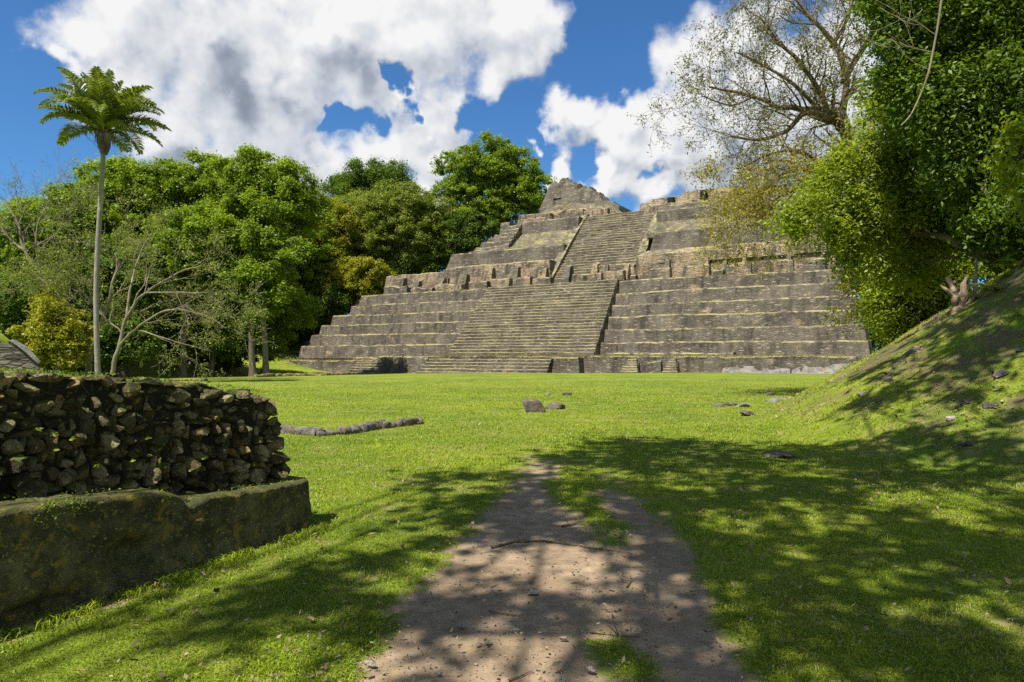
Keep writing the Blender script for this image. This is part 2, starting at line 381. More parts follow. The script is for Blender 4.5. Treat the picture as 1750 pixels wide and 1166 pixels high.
def dirt(x, y):
    """share of bare earth at (x, y): the worn path, scuffs, wheel marks"""
    x = np.asarray(x, float); y = np.asarray(y, float); sh = x.shape
    P = np.stack([x.ravel(), y.ravel(), np.zeros(x.size)], 1)
    sc = .022 * np.clip(P[:, 1], 3, 14)
    w = vn3(P * 1.7, 40) * sc[:, None] * 1.6 + vn3(P * 6, 50) * sc[:, None] * .9
    acc = 0; rr = np.random.default_rng(1)
    near = (P[:, 1] < 13) & (np.abs(P[:, 0]) < 6)
    out = np.zeros(len(P)); Q = P[near] + w[near]; s2 = sc[near]
    for k in range(8):
        a = k * .785; qx = Q[:, 0] + np.cos(a) * s2 * .7; qy = Q[:, 1] + np.sin(a) * s2 * .9
        v = np.zeros(len(Q))
        for pl in PATH: v = np.maximum(v, inpoly(qx, qy, pl))
        for pl in TUFTS: v = np.where(inpoly(qx, qy, pl), v * .15, v)
        for pl in BARE: v = np.maximum(v, inpoly(qx, qy, pl) * .8)
        acc = acc + v
    out[near] = acc / 8
    return out.reshape(sh)
def spaced(lo, hi, c, d0, g):
    a = [c]; d = d0
    while a[-1] < hi: a.append(a[-1] + d); d = d0 + g * abs(a[-1] - c)
    b = [c]
    while b[0] > lo: d = d0 + g * abs(b[0] - c); b.insert(0, b[0] - d)
    return np.array(b[:-1] + a)
gxs = spaced(-1600, 1600, 0, .045, .016); gys = spaced(-80, 2500, 4.5, .05, .014)
GX, GY = np.meshgrid(gxs, gys); GZ = ground(GX, GY)
DI = dirt(GX, GY)
GZ = GZ - .018 * DI
MD = mound_d(GX, GY)
bankm = np.zeros_like(GX)
for cx, cy, rr in ((-50, 96, 13), (-66, 100, 16)): bankm = np.maximum(bankm, 1 - np.hypot(GX - cx, (GY - cy) * .8) / rr)
nx, ny = len(gxs), len(gys)
ii = (np.arange(ny - 1)[:, None] * nx + np.arange(nx - 1)[None]).ravel()
GV = np.stack([GX.ravel(), GY.ravel(), GZ.ravel()], 1)
def Bground(T):
    co = T.n('ShaderNodeNewGeometry').outputs['Position']
    di = T.n('ShaderNodeAttribute', attribute_name='dirt').outputs['Fac']
    md = T.n('ShaderNodeAttribute', attribute_name='mound').outputs['Fac']
    n0 = T.noise(co, .16, 5, .6); n1 = T.noise(co, 1.1, 6, .65); n2 = T.noise(co, 7, 5, .7); n3 = T.noise(co, 38, 4, .75)
    g = T.mix(T.rng(n1, .35, .65), (.13, .22, .010), (.25, .34, .016))
    g = T.mix(T.rng(n0, .42, .60, 0, .75), g, (.36, .41, .022))
    strip = T.noise(T.scalev(co, (.25, 1.2, 1)), 1.0, 4, .6)
    g = T.mix(T.rng(strip, .55, .68, 0, .5), g, (.16, .25, .014))
    g = T.mix(T.rng(n2, .30, .72, 0, 1), T.mix(.55, g, (.02, .035, .005)), g)
    g = T.mix(T.rng(n3, .30, .60, .0, 1.0), T.mix(.6, g, (.015, .025, .004)), g)
    dry = T.mix(n2, (.20, .15, .075), (.32, .26, .12))
    g = T.mix(T.math('MULTIPLY', T.rng(n1, .50, .62), T.rng(n2, .46, .56, 0, .8)), g, dry)
    # litter and worn soil on the mound
    soil = T.mix(n2, (.045, .032, .02), (.19, .135, .085))
    worn = T.noise(T.scalev(co, (1.0, 1.0, 2.2)), .75, 6, .68)
    mm = T.math('MULTIPLY', T.rng(md, .03, .4), T.rng(worn, .44, .56))
    g = T.mix(T.math('MULTIPLY', mm, T.rng(n2, .36, .52)), g, soil)
    e = T.mix(T.rng(n1, .35, .65), (.26, .185, .11), (.40, .30, .185))
    e = T.mix(T.rng(n2, .35, .70, 0, .8), e, (.16, .11, .075))
    e = T.mix(T.rng(n3, .62, .72, 0, .6), e, (.42, .36, .29))
    e = T.mix(T.rng(T.noise(co, 2.3, 5, .7), .56, .68, 0, .5), e, (.13, .12, .045))
    k = T.math('ADD', di, T.math('MULTIPLY', T.math('SUBTRACT', T.noise(co, 6, 6, .75), .5), 2.0))
    thin = T.mix(T.rng(n2, .42, .58), e, g)
    c = T.mix(T.rng(k, .20, .50), g, thin); c = T.mix(T.rng(k, .50, .78), c, e)
    h = T.math('ADD', T.math('MULTIPLY', n2, .5), T.math('MULTIPLY', n3, T.rng(k, .42, .58, .5, .16)))
    return c, h, (.8, .05), 1.0
M_GROUND = rough_mat('lawn_and_earth', Bground)
g_o = mk('ground', GV, np.stack([ii, ii + 1, ii + nx + 1, ii + nx], 1), M_GROUND, None,
         {'dirt': ('POINT', DI.ravel()), 'mound': ('POINT', np.maximum(np.clip(MD, 0, 1) * 2, np.clip(bankm, 0, 1) * 2.5).ravel())}, True)
tag(g_o, 'grassy plaza floor with a worn earth path and a steep grassy mound', None, None, 'structure')
# ---------------------------------------------------------------- the stepped pyramid, in its own frame: x along the facade, y into it
PO = (36.9, 70.0, 0.0); PRZ = R(-30)
def px2s(u, v, t):
    a = (u - 875) / F; s = (a * (70 + .866 * t) - 36.9 - .5 * t) / (.866 + .5 * a); Y = 70 - .5 * s + .866 * t
    return s, H - (v - HV) / F * Y
def subdiv(pts, res):
    out = []
    for a, b in zip(pts[:-1], pts[1:]):
        a = np.array(a, float); b = np.array(b, float); n = max(1, int(math.ceil(np.linalg.norm(b - a) / res)))
        for k in range(n): out.append(a + (b - a) * k / n)
    out.append(np.array(pts[-1], float)); return np.array(out)
def sweep(prof, s0, s1, res=.45, amp=.05, eb=.12, wear=0.0, seed=0, bow=0.0, zvar=0.0, b0=None, b1=None):
    """closed (t,z) outline run along s from s0 to s1; worn by noise; ends lean in by eb per metre"""
    P = subdiv(list(prof) + [prof[0]], res)[:-1]; m = len(P)
    n = max(2, int(abs(s1 - s0) / res) + 1); w = np.linspace(0, 1, n)
    zb = P[:, 1].min(); zt = P[:, 1].max()
    e0 = eb if b0 is None else b0; e1 = eb if b1 is None else b1
    lo = s0 + e0 * (P[:, 1] - zb); hi = s1 - e1 * (P[:, 1] - zb)
    S = lo[None] + (hi - lo)[None] * w[:, None]
    V = np.stack([S, np.broadcast_to(P[:, 0], S.shape), np.broadcast_to(P[:, 1], S.shape)], -1).reshape(-1, 3)
    up = np.clip((V[:, 2] - zb) / max(zt - zb, .1), 0, 1)
    Q = V.copy()
    V = V + vn3(Q * .9, seed, 3) * amp + vn3(Q * 3.1, seed + 40, 2) * min(amp * .45, .03)
    V[:, 2] += up * fbm(np.stack([Q[:, 0] * .13, Q[:, 1] * 0, Q[:, 0] * 0 + seed], 1), seed + 5) * zvar
    if wear: V[:, 2] -= up * wear * np.clip(fbm(np.stack([Q[:, 0] * .55, Q[:, 1] * .5, Q[:, 0] * 0], 1), seed + 9) - .05, 0, 1) * 2.2
    i = np.arange(n - 1)[:, None] * m + np.arange(m)[None]; j = np.arange(n - 1)[:, None] * m + (np.arange(m)[None] + 1) % m
    Fq = np.stack([i, j, j + m, i + m], -1).reshape(-1, 4)
    # end caps as fans round a middle vertex
    c0 = V[:m].mean(0); c1 = V[-m:].mean(0); k = np.arange(m); kk = (k + 1) % m; N = len(V)
    V = np.vstack([V, c0, c1])
    T3 = np.vstack([np.stack([kk, k, np.full(m, N)], 1), np.stack([k + (n - 1) * m, kk + (n - 1) * m, np.full(m, N + 1)], 1)])
    return V, [Fq[:, ::-1], T3[:, ::-1]]
def piece(name, mat, parent, prof, s0, s1, label=None, **kw):
    mb = MB(); V, Fc = sweep(prof, s0, s1, **kw); mb.add(V, Fc)
    o = mb.build(name, mat, parent)
    if label: o['label'] = label
    return o
def blockp(t0, t1, z0, z1, lean=.10, bev=.16):
    bev = min(bev, .3 * (z1 - z0)); f_ = t0 + lean * (z1 - z0)
    return [(t0, z0), (f_, z1 - bev), (f_ + bev * 1.25, z1), (t1, z1), (t1, z0)]
pyr = empty('stepped_pyramid', PO, PRZ)
tag(pyr, 'huge grey stepped stone pyramid with a broad central stairway rising above the green lawn', 'pyramid')
# base platform: a lower left stretch, a higher right stretch, the crumbled far right
piece('base_platform', M_TERR, pyr, blockp(-.0, 6, -2.2, 1.62, .08), -66.5, -1.0, amp=.07, wear=.12, seed=1, zvar=.12, res=.5)
piece('base_platform', M_TERR, pyr, blockp(.25, 7, -2.4, .92, .08), -97, -66, amp=.08, wear=.15, seed=2, zvar=.1, res=.5, label='low left stretch of the base platform')
piece('coping', M_TERR, pyr, blockp(.9, 5, 1.4, 2.0, .1), -31.0, -14.0, amp=.08, wear=.4, seed=3, label='thin course of stones along the platform edge')
piece('coping', M_TERR, pyr, blockp(.9, 5, .8, 1.45, .1), -72.0, -57.5, amp=.09, wear=.5, seed=4, label='thin course of stones along the platform edge')
# the six broad terraces
ZT = [1.7, 3.35, 5.1, 6.82, 8.45, 10.15, 11.95]
LE = [-85.6, -84.6, -83.6, -82.2, -79.2, -78.2]; RE = [-.2, -.6, -1.0, -1.6, -2.2, -3.0]
for k in range(6):
    t0 = 2.5 + 1.3 * k; z0 = ZT[k] - .5; z1 = ZT[k + 1]
    piece('terrace', M_TERR, pyr, blockp(t0, t0 + 9, z0, z1, .16, .17), LE[k], RE[k], amp=.045, wear=.10, seed=10 + k, zvar=.13, eb=.14, res=.30)
for k, (a, b, t, z0, z1) in enumerate([(-90.5, -84.5, 4.5, -.2, 2.4), (-89.0, -83.5, 6.5, 2.0, 4.4), (-86.8, -82.5, 8.5, 4.0, 6.3), (-94.5, -89.5, 6.0, -1.0, 1.9), (-84.6, -80, 10.5, 6.2, 8.7), (-81.5, -78, 11, 9, 11.6)]):
    piece('corner_block', M_TERR, pyr, blockp(t, t + 8, z0, z1, .15), a, b, amp=.14, wear=.5, seed=30 + k, eb=.25)
# grass hanging over the terrace edges, thick in places and missing in others
rg_ = np.random.default_rng(88); mb = MB()
for k in range(6):
    z_ = ZT[k + 1]; t_ = 2.5 + 1.3 * k + .16 * (z_ - ZT[k] + .5) + .12
    s_ = rg_.uniform(LE[k] + 1, RE[k] - .5, 5200); dn = fbm(np.stack([s_ * .22, 0 * s_ + k * 5, 0 * s_], 1), 99, 3)
    s_ = s_[rg_.random(len(s_)) < np.clip(.25 + 1.6 * dn, .03, 1)]; n_ = len(s_); zv = fbm(np.stack([s_ * .13, 0 * s_, 0 * s_ + 10 + k], 1), 15 + k) * .13
    q_ = np.stack([s_, t_ + rg_.uniform(-.12, .25, n_), z_ + zv - .05 + rg_.uniform(-.06, .06, n_)], 1); az = rg_.uniform(0, 6.28, n_); h = rg_.uniform(.08, .26, n_)
    dr = np.stack([np.cos(az) * .6, np.sin(az) * .6 - .25, rg_.uniform(-.3, 1, n_)], 1) * h[:, None]; w = np.stack([-np.sin(az), np.cos(az), 0 * az], 1) * .03
    V = np.stack([q_ - w, q_ + w, q_ + dr], 1).reshape(-1, 3); mb.add(V, np.arange(n_)[:, None] * 3 + np.arange(3)[None], np.repeat(rg_.random(n_), 3))
for (sa, sb, zz_, cnt) in ((-57, -31.5, 1.66, 5200), (-31.5, -2, 1.64, 4200), (-94, -67, .95, 2600)):
    s_ = rg_.uniform(sa, sb, cnt); q_ = np.stack([s_, rg_.uniform(.05, .8, cnt), zz_ + rg_.uniform(-.05, .04, cnt)], 1); az = rg_.uniform(0, 6.28, cnt); h = rg_.uniform(.08, .22, cnt)
    dr = np.stack([np.cos(az) * .5, np.sin(az) * .5, rg_.uniform(.2, 1, cnt)], 1) * h[:, None]; w = np.stack([-np.sin(az), np.cos(az), 0 * az], 1) * .03
    mb.add(np.stack([q_ - w, q_ + w, q_ + dr], 1).reshape(-1, 3), np.arange(cnt)[:, None] * 3 + np.arange(3)[None], np.repeat(rg_.random(cnt) * .8, 3))
tag(mb.build('ledge_grass', L_DRYG, pyr), None, None, None, 'stuff')
# lower stairway: 24 worn steps
st = piece('stairway', M_STEP, pyr, [(3.0, -.5), (9.6, 10.6), (14, 10.6), (14, -.5)], -53.6, -33.2, amp=.02, seed=40, eb=0, label='broad lower stairway')
N = 24; za = 1.75; zb = 12.05
SL0, SR0 = px2s(765, 606, .9)[0], px2s(1015, 605, .9)[0]; SL1, SR1 = px2s(833, 490, 8.7)[0], px2s(1054, 479, 8.7)[0]
for k in range(N):
    z0 = za + (zb - za) * k / N; z1 = za + (zb - za) * (k + 1) / N; w_ = k / (N - 1); t0 = .9 + (8.7 - .9) * w_
    sl = SL0 + (SL1 - SL0) * w_ + .05 * math.sin(k * 2.3); sr = SR0 + (SR1 - SR0) * w_ + .05 * math.sin(k * 1.7)
    mb = MB(); V, Fc = sweep([(t0, z0 - .35), (t0 + .03, z1 - .10), (t0 + .16, z1 - .01), (12.5, z1), (12.5, z0 - .35)], sl, sr, res=.5, amp=.035, eb=.0, wear=.07, seed=50 + k, zvar=.12); mb.add(V, Fc); mb.build('step', M_STEP, st)
# low front stairs at the foot
def flight(s0, s1, t_out, n, z0, z1, t_in, seed, mat=M_STEP, label=None):
    f_ = piece('stairway', mat, pyr, [(t_in - .2, z0 - .5), (t_in - .15, z1 - .45), (t_in + 1, z1 - .45), (t_in + 1, z0 - .5)], s0 + .3, s1 - .3, amp=.02, seed=seed, eb=0, label=label)
    for k in range(n):
        a = z0 + (z1 - z0) * k / n; b = z0 + (z1 - z0) * (k + 1) / n; t = t_out + (t_in - t_out) * k / n
        mb = MB(); V, Fc = sweep([(t, a - (.7 if k == 0 else .15)), (t + .02, b - .09), (t + .14, b), (t_in + .8, b), (t_in + .8, a - (.7 if k == 0 else .15))], s0 + .12 * k, s1 - .10 * k, res=.4, amp=.035, eb=0, wear=.05, seed=seed + k); mb.add(V, Fc); mb.build('step', mat, f_)
flight(-56.6, -36.2, -2.6, 5, -.98, 1.2, .1, 80, label='wide low flight of steps before the main stairway')
piece('stair_block', M_STEP, pyr, blockp(-1.5, 1.5, -1.4, 1.45, .06), -36.0, -32.0, amp=.06, wear=.15, seed=90)
piece('stair_block', M_TERR, pyr, blockp(-.8, 1.5, -1.6, 1.3, .3), -59.2, -56.4, amp=.12, wear=.5, seed=91)
flight(-70.5, -64.2, -1.9, 5, -1.15, .65, .1, 100, label='small narrow flight of steps left of the wide one')
flight(-27.0, -24.6, -1.3, 7, -.75, 1.25, .0, 110, label='left half of the small divided flight')
piece('stair_block', M_TERR, pyr, blockp(-.45, 1.5, -1.2, 1.05, .05), -24.5, -21.9, amp=.1, wear=.2, seed=120)
flight(-21.8, -19.8, -1.3, 7, -.72, 1.3, .0, 130, label='right half of the small divided flight')
# the crumbled stretch of the platform on the right: fallen slabs
for k, (a, b, t0_, z0, z1, ln) in enumerate([(-15.5, -12.0, -.5, -.9, 1.2, .6), (-13.0, -6.5, -.8, -.8, .9, .9), (-7.0, -1.5, -1.3, -.8, 1.15, 1.0), (-11, -7.5, -1.8, -.8, .1, 1.2)]):
    piece('fallen_slab', M_SLAB, pyr, blockp(t0_, 2, z0, z1, ln), a, b, amp=.28, wear=.6, seed=140 + k, eb=.4, zvar=.5)
# room row on the middle level: back wall, cross walls, low piers
ZR = 12.0
piece('back_wall', M_ROOM, pyr, blockp(13.4, 20, ZR - .5, 15.75, .12), -76.6, -62.5, amp=.10, wear=.25, seed=150, zvar=.15, label='left end of the back wall')
piece('back_wall', M_ROOM, pyr, blockp(13.4, 20, ZR - .5, 16.3, .10), -62.8, -43.5, amp=.12, wear=.35, seed=151, zvar=.2)
piece('back_wall', M_ROOM, pyr, blockp(13.0, 20, ZR - .5, 14.9, .10), -37.0, -30.0, amp=.12, wear=.5, seed=152, zvar=.2, label='dark broken wall right of the upper stair foot')
piece('back_wall', M_ROOM, pyr, blockp(13.2, 20, ZR - .5, 15.6, .10), -30.5, -19.5, amp=.12, wear=.3, seed=153, zvar=.2)
piece('back_wall', M_ROOM, pyr, blockp(13.4, 20, ZR - .5, 16.6, .14), -20.0, -4.2, amp=.12, wear=.3, seed=154, zvar=.3)
lowp = [(655, 695, 497, 488), (705, 738, 497, 490), (752, 788, 493, 484), (800, 832, 492, 481), (838, 870, 490, 476), (882, 906, 488, 474), (908, 941, 487, 472), (976, 1027, 481, 467),
        (1034, 1066, 478, 462), (1076, 1086, 476, 470), (1108, 1145, 472, 458), (1172, 1212, 468, 453), (1217, 1236, 466, 461), (1240, 1284, 466, 449), (1314, 1356, 460, 444), (1375, 1410, 458, 441)]
for k, (u0, u1, vb, vt) in enumerate(lowp):
    a = px2s(u0, vb, 11.0)[0]; b, z = px2s(u1, vt, 11.0); z = px2s((u0 + u1) / 2, vt, 11.0)[1]
    piece('pier', M_ROOM if k % 3 else M_TERR, pyr, blockp(11.0, 12.3, ZR - .6, max(z, ZR + .5), .06), a, b, amp=.10, wear=.35, seed=160 + k, eb=.05, res=.3)
cross = [(668, 690, 474), (702, 716, 478), (744, 758, 474), (782, 798, 466), (825, 842, 456), (868, 886, 455), (918, 934, 456), (963, 975, 452), (1008, 1022, 446), (1030, 1040, 446), (1064, 1076, 448), (1133, 1145, 440), (1190, 1212, 436), (1232, 1240, 440), (1266, 1276, 430), (1342, 1350, 428), (1400, 1410, 425)]
for k, (u0, u1, vt) in enumerate(cross):
    a = px2s(u0, 480, 12.6)[0]; b = px2s(u1, 480, 12.6)[0]; z = px2s(u0, vt, 12.9)[1]
    piece('cross_wall', M_UPPER if k % 2 else M_ROOM, pyr, [(12.0, ZR - .5), (12.1, ZR + .9), (13.0, z - .3), (14.2, z), (14.2, ZR - .5)], a, max(b, a + .8), amp=.12, wear=.4, seed=190 + k, eb=.06, res=.3)
# the upper body, left of the upper stair
piece('sloping_ledge', M_ROOM, pyr, [(13.8, 14.5), (14.0, 16.0), (18.2, 17.0), (20, 17.0), (20, 14.5)], -64.0, -44.4, amp=.08, wear=.1, seed=219, label='pale sloping roof of the left rooms')
piece('upper_terrace', M_UPPER, pyr, blockp(18.0, 32, 15.4, 19.3, .12), px2s(757, 455, 18)[0], px2s(963, 415, 18)[0], amp=.05, wear=.08, seed=220, eb=.42, b1=.03)
piece('sloping_ledge', M_LEDGE, pyr, [(18.6, 18.4), (18.8, 19.4), (20.4, 19.9), (24.2, 22.7), (32, 22.7), (32, 18.4)], -56.8, -44.4, amp=.07, seed=221, eb=.1, b1=0)
piece('upper_terrace', M_UPPER, pyr, blockp(24.0, 34, 22.0, 24.75, .10), px2s(886, 390, 24)[0], -43.9, amp=.06, wear=.1, seed=222, b1=0)
rub = piece('rubble_steps', M_TEMPLE, pyr, [(19.2, 18.5), (24.5, 23.4), (32, 23.4), (32, 18.5)], -60.0, -54.0, amp=.05, seed=223, eb=.3)
for k in range(7):
    z0 = 19.0 + .78 * k; t = 18.8 + .82 * k
    mb = MB(); V, Fc = sweep([(t, z0 - .4), (t + .12, z0 + .5), (t + .35, z0 + .72), (30, z0 + .72), (30, z0 - .4)], -62.6 + .80 * k, -54.6, amp=.12, wear=.3, seed=230 + k, eb=.5, b1=.0); mb.add(V, Fc); mb.build('step', M_TEMPLE, rub)
# right of the upper stair
AR = px2s(1106, 420, 17.6)[0]
piece('sloping_ledge', M_ROOM, pyr, [(13.5, 14.5), (13.7, 15.8), (17.8, 17.1), (20, 17.1), (20, 14.5)], AR - .3, -4.6, amp=.09, wear=.15, seed=239, label='pale sloping roof of the right rooms')
piece('upper_terrace', M_UPPER, pyr, blockp(17.5, 30, 15.6, 19.75, .12), AR, -5.0, amp=.05, wear=.08, seed=240, zvar=.2, b0=.25)
piece('sloping_ledge', M_LEDGE, pyr, [(18.1, 19.0), (18.3, 19.8), (21.9, 21.9), (30, 21.9), (30, 19.0)], -30.2, -5.4, amp=.07, seed=241, b0=0)
piece('upper_terrace', M_UPPER, pyr, blockp(21.8, 32, 21.2, 23.7, .10), -29.9, -5.8, amp=.06, wear=.1, seed=242, zvar=.2, b0=0)
piece('upper_terrace', M_UPPER, pyr, blockp(23.2, 34, 23.0, 24.95, .4), -30.4, -8.2, amp=.10, wear=.25, seed=243, zvar=.3)
# upper stairway with sloping side walls
us = piece('stairway', M_STEP, pyr, [(14.6, 12.0), (26.6, 24.0), (30, 24.0), (30, 12.0)], -43.0, -31.2, amp=.02, seed=250, eb=0, label='steep upper stairway to the summit')
N = 26; za = 12.9; zb = 25.0
for k in range(N):
    z0 = za + (zb - za) * k / N; z1 = za + (zb - za) * (k + 1) / N; t0 = 13.9 + (26.8 - 13.9) * k / N
    mb = MB(); V, Fc = sweep([(t0, z0 - .35), (t0 + .03, z1 - .10), (t0 + .16, z1 - .01), (29, z1), (29, z0 - .35)], -43.6, -30.9 - .02 * k, res=.45, amp=.055, eb=0, wear=.12, seed=260 + k, zvar=.10); mb.add(V, Fc); mb.build('step', M_STEP, us)
for a, b, z_off, sd_ in ((-44.6, -43.4, .55, 290), (-31.2, -30.0, .45, 291)):
    piece('balustrade', M_UPPER, pyr, [(13.6, 12.2), (13.9, 13.2 + z_off), (20.0, 19.1 + z_off), (26.9, 25.3 + z_off * .4), (30, 25.3), (30, 12.2)], a, b, amp=.07, wear=.1, seed=sd_, eb=0, res=.35)
# ---------------------------------------------------------------- summit buildings
def ridge(name, prof_px, t0, t1, zb, tt, front, seed, mat, label, cat, res=.35, amp=.14, root=None):
    """a heavy ruined mass whose outline along the facade runs through prof_px; front and back faces lean in"""
    pts = np.array([px2s(u, v, tt) for u, v in prof_px]); s = np.arange(pts[0, 0] - .01, pts[-1, 0] + .01, res * .8); t = np.arange(t0, t1, res)
    S, T_ = np.meshgrid(s, t, indexing='ij'); hz = np.interp(S, pts[:, 0], pts[:, 1])
    hz = hz + .22 * fbm(np.stack([S.ravel() * .9, T_.ravel() * .9, 0 * S.ravel()], 1), seed).reshape(S.shape)
    Z = np.minimum(hz, zb + (T_ - t0) * front); Z = np.minimum(Z, zb + (t1 - res - T_) * 2.5)
    Z = np.round(Z / .55) * .55 * .55 + Z * .45          # worn courses
    Z[0] = zb; Z[-1] = zb; Z[:, 0] = zb; Z[:, -1] = zb
    V = np.stack([S, T_, Z], -1).reshape(-1, 3); V = V + vn3(V * 1.1, seed + 3) * amp
    n, m = S.shape; i = (np.arange(n - 1)[:, None] * m + np.arange(m - 1)[None]).ravel()
    Fq = np.stack([i, i + m, i + m + 1, i + 1], 1)
    mb = MB(); mb.add(V, Fq)
    # floor so that the mass is closed
    return mb
temple = empty('summit_temple', PO, PRZ); tag(temple, 'ruined pointed stone temple crowning the left side of the pyramid top', 'temple')
ridge('mass', [(925, 360), (929, 350), (934, 333), (940, 315), (944, 312), (955, 311), (958, 304), (968, 305), (988, 315), (991, 325), (997, 318), (1004, 320), (1028, 335), (1031, 343), (1042, 346), (1066, 354)], 33.0, 41, 26.0, 34.6, 5.0, 301, M_TEMPLE, '', '').build('tower_mass', M_TEMPLE, temple)
ridge('apron', [(915, 368), (935, 352), (960, 342), (1000, 346), (1040, 352), (1050, 362)], 28.6, 34, 25.6, 29, 1.6, 305, M_TEMPLE, '', '', amp=.2).build('lower_apron', M_LEDGE, temple)
for k, (u0, u1, v_, tf) in enumerate([(944, 960, 311, 34.2), (956, 973, 304, 34.8), (972, 989, 311, 34.8), (995, 1011, 318, 34.6), (1009, 1029, 328, 34.4), (1030, 1052, 344, 34.0), (935, 950, 332, 33.6)]):
    s0_ = px2s(u0, v_, tf)[0]; s1_, z1_ = px2s(u1, v_, tf)
    piece('course_block', M_TEMPLE, temple, blockp(tf - .5, tf + 4, z1_ - 3.0, z1_ + .2, .22, .3), s0_, s1_, amp=.16, wear=.5, seed=345 + k, eb=.22, res=.3)
east = empty('summit_range', PO, PRZ); tag(east, 'low broken stone building along the right side of the pyramid top', 'ruin')
ridge('range', [(1092, 356), (1094, 350), (1112, 346), (1114, 341), (1140, 336), (1166, 332), (1169, 326), (1176, 325), (1196, 324), (1212, 321), (1240, 318), (1270, 319), (1300, 316), (1345, 318), (1350, 311), (1400, 318)], 27.0, 33, 24.0, 27.6, 4.0, 311, M_ROOM, '', '').build('wall', M_ROOM, east)
def loosep(name, mat, root, *a, **k): return piece(name, mat, root, *a, **k)
loosep('wall', M_ROOM, east, blockp(25.2, 28, 22.4, 25.9, .2), px2s(1095, 350, 25)[0], px2s(1345, 350, 25)[0], amp=.14, wear=.5, seed=320, zvar=.4)
for k, (u, v) in enumerate([(1146, 338), (1202, 326), (1262, 330)]):
    s_, z_ = px2s(u, v, 26.6)
    loosep('doorway', rough_mat('doorway_shade_dark', lambda T: ((.02, .016, .012, 1), None, None, 1.0)) if k == 0 else bpy.data.materials['doorway_shade_dark'], east, blockp(26.4, 27.4, 24.6, z_ + .1, 0), s_ - .45, s_ + .45, amp=.04, seed=325 + k, eb=0)  # solid near-black block: the shade inside the opening is put into its colour
west = empty('summit_range', PO, PRZ); tag(west, 'long pale broken wall just under the summit temple, left of the top of the stair', 'ruin')
W1 = [(868, 372, 882, 352, 20.6, 24, 'pier'), ]
loosep('pier', M_ROOM, west, blockp(24.6, 28, 22.4, px2s(862, 381, 25)[1], .06), px2s(855, 395, 25)[0], px2s(874, 395, 25)[0], amp=.1, wear=.3, seed=330)
loosep('wall', M_ROOM, west, blockp(25.2, 28, 23.4, px2s(900, 374, 25.4)[1], .08), px2s(885, 380, 25)[0], px2s(942, 380, 25)[0], amp=.14, wear=.35, seed=331)
loosep('wall', M_ROOM, west, blockp(26.6, 32, 22.6, px2s(930, 362, 27)[1], .10), px2s(882, 370, 27)[0], px2s(1000, 370, 27)[0], amp=.14, wear=.35, seed=332, zvar=.3)
loosep('pier', M_ROOM, west, blockp(24.9, 28, 22.4, px2s(933, 364, 25)[1], .1), px2s(928, 380, 25)[0], px2s(942, 380, 25)[0], amp=.12, wear=.3, seed=333)
loosep('wall', M_ROOM, west, blockp(28.0, 33, 22.6, px2s(1040, 347, 28)[1], .2), px2s(940, 365, 28)[0], px2s(1090, 355, 28)[0], amp=.14, wear=.45, seed=334, zvar=.3, b1=1.2)
loosep('wall', M_ROOM, west, blockp(27.0, 30, 22.6, px2s(1000, 358, 27)[1], .12), px2s(975, 365, 27)[0], px2s(1040, 365, 27)[0], amp=.12, wear=.35, seed=335)
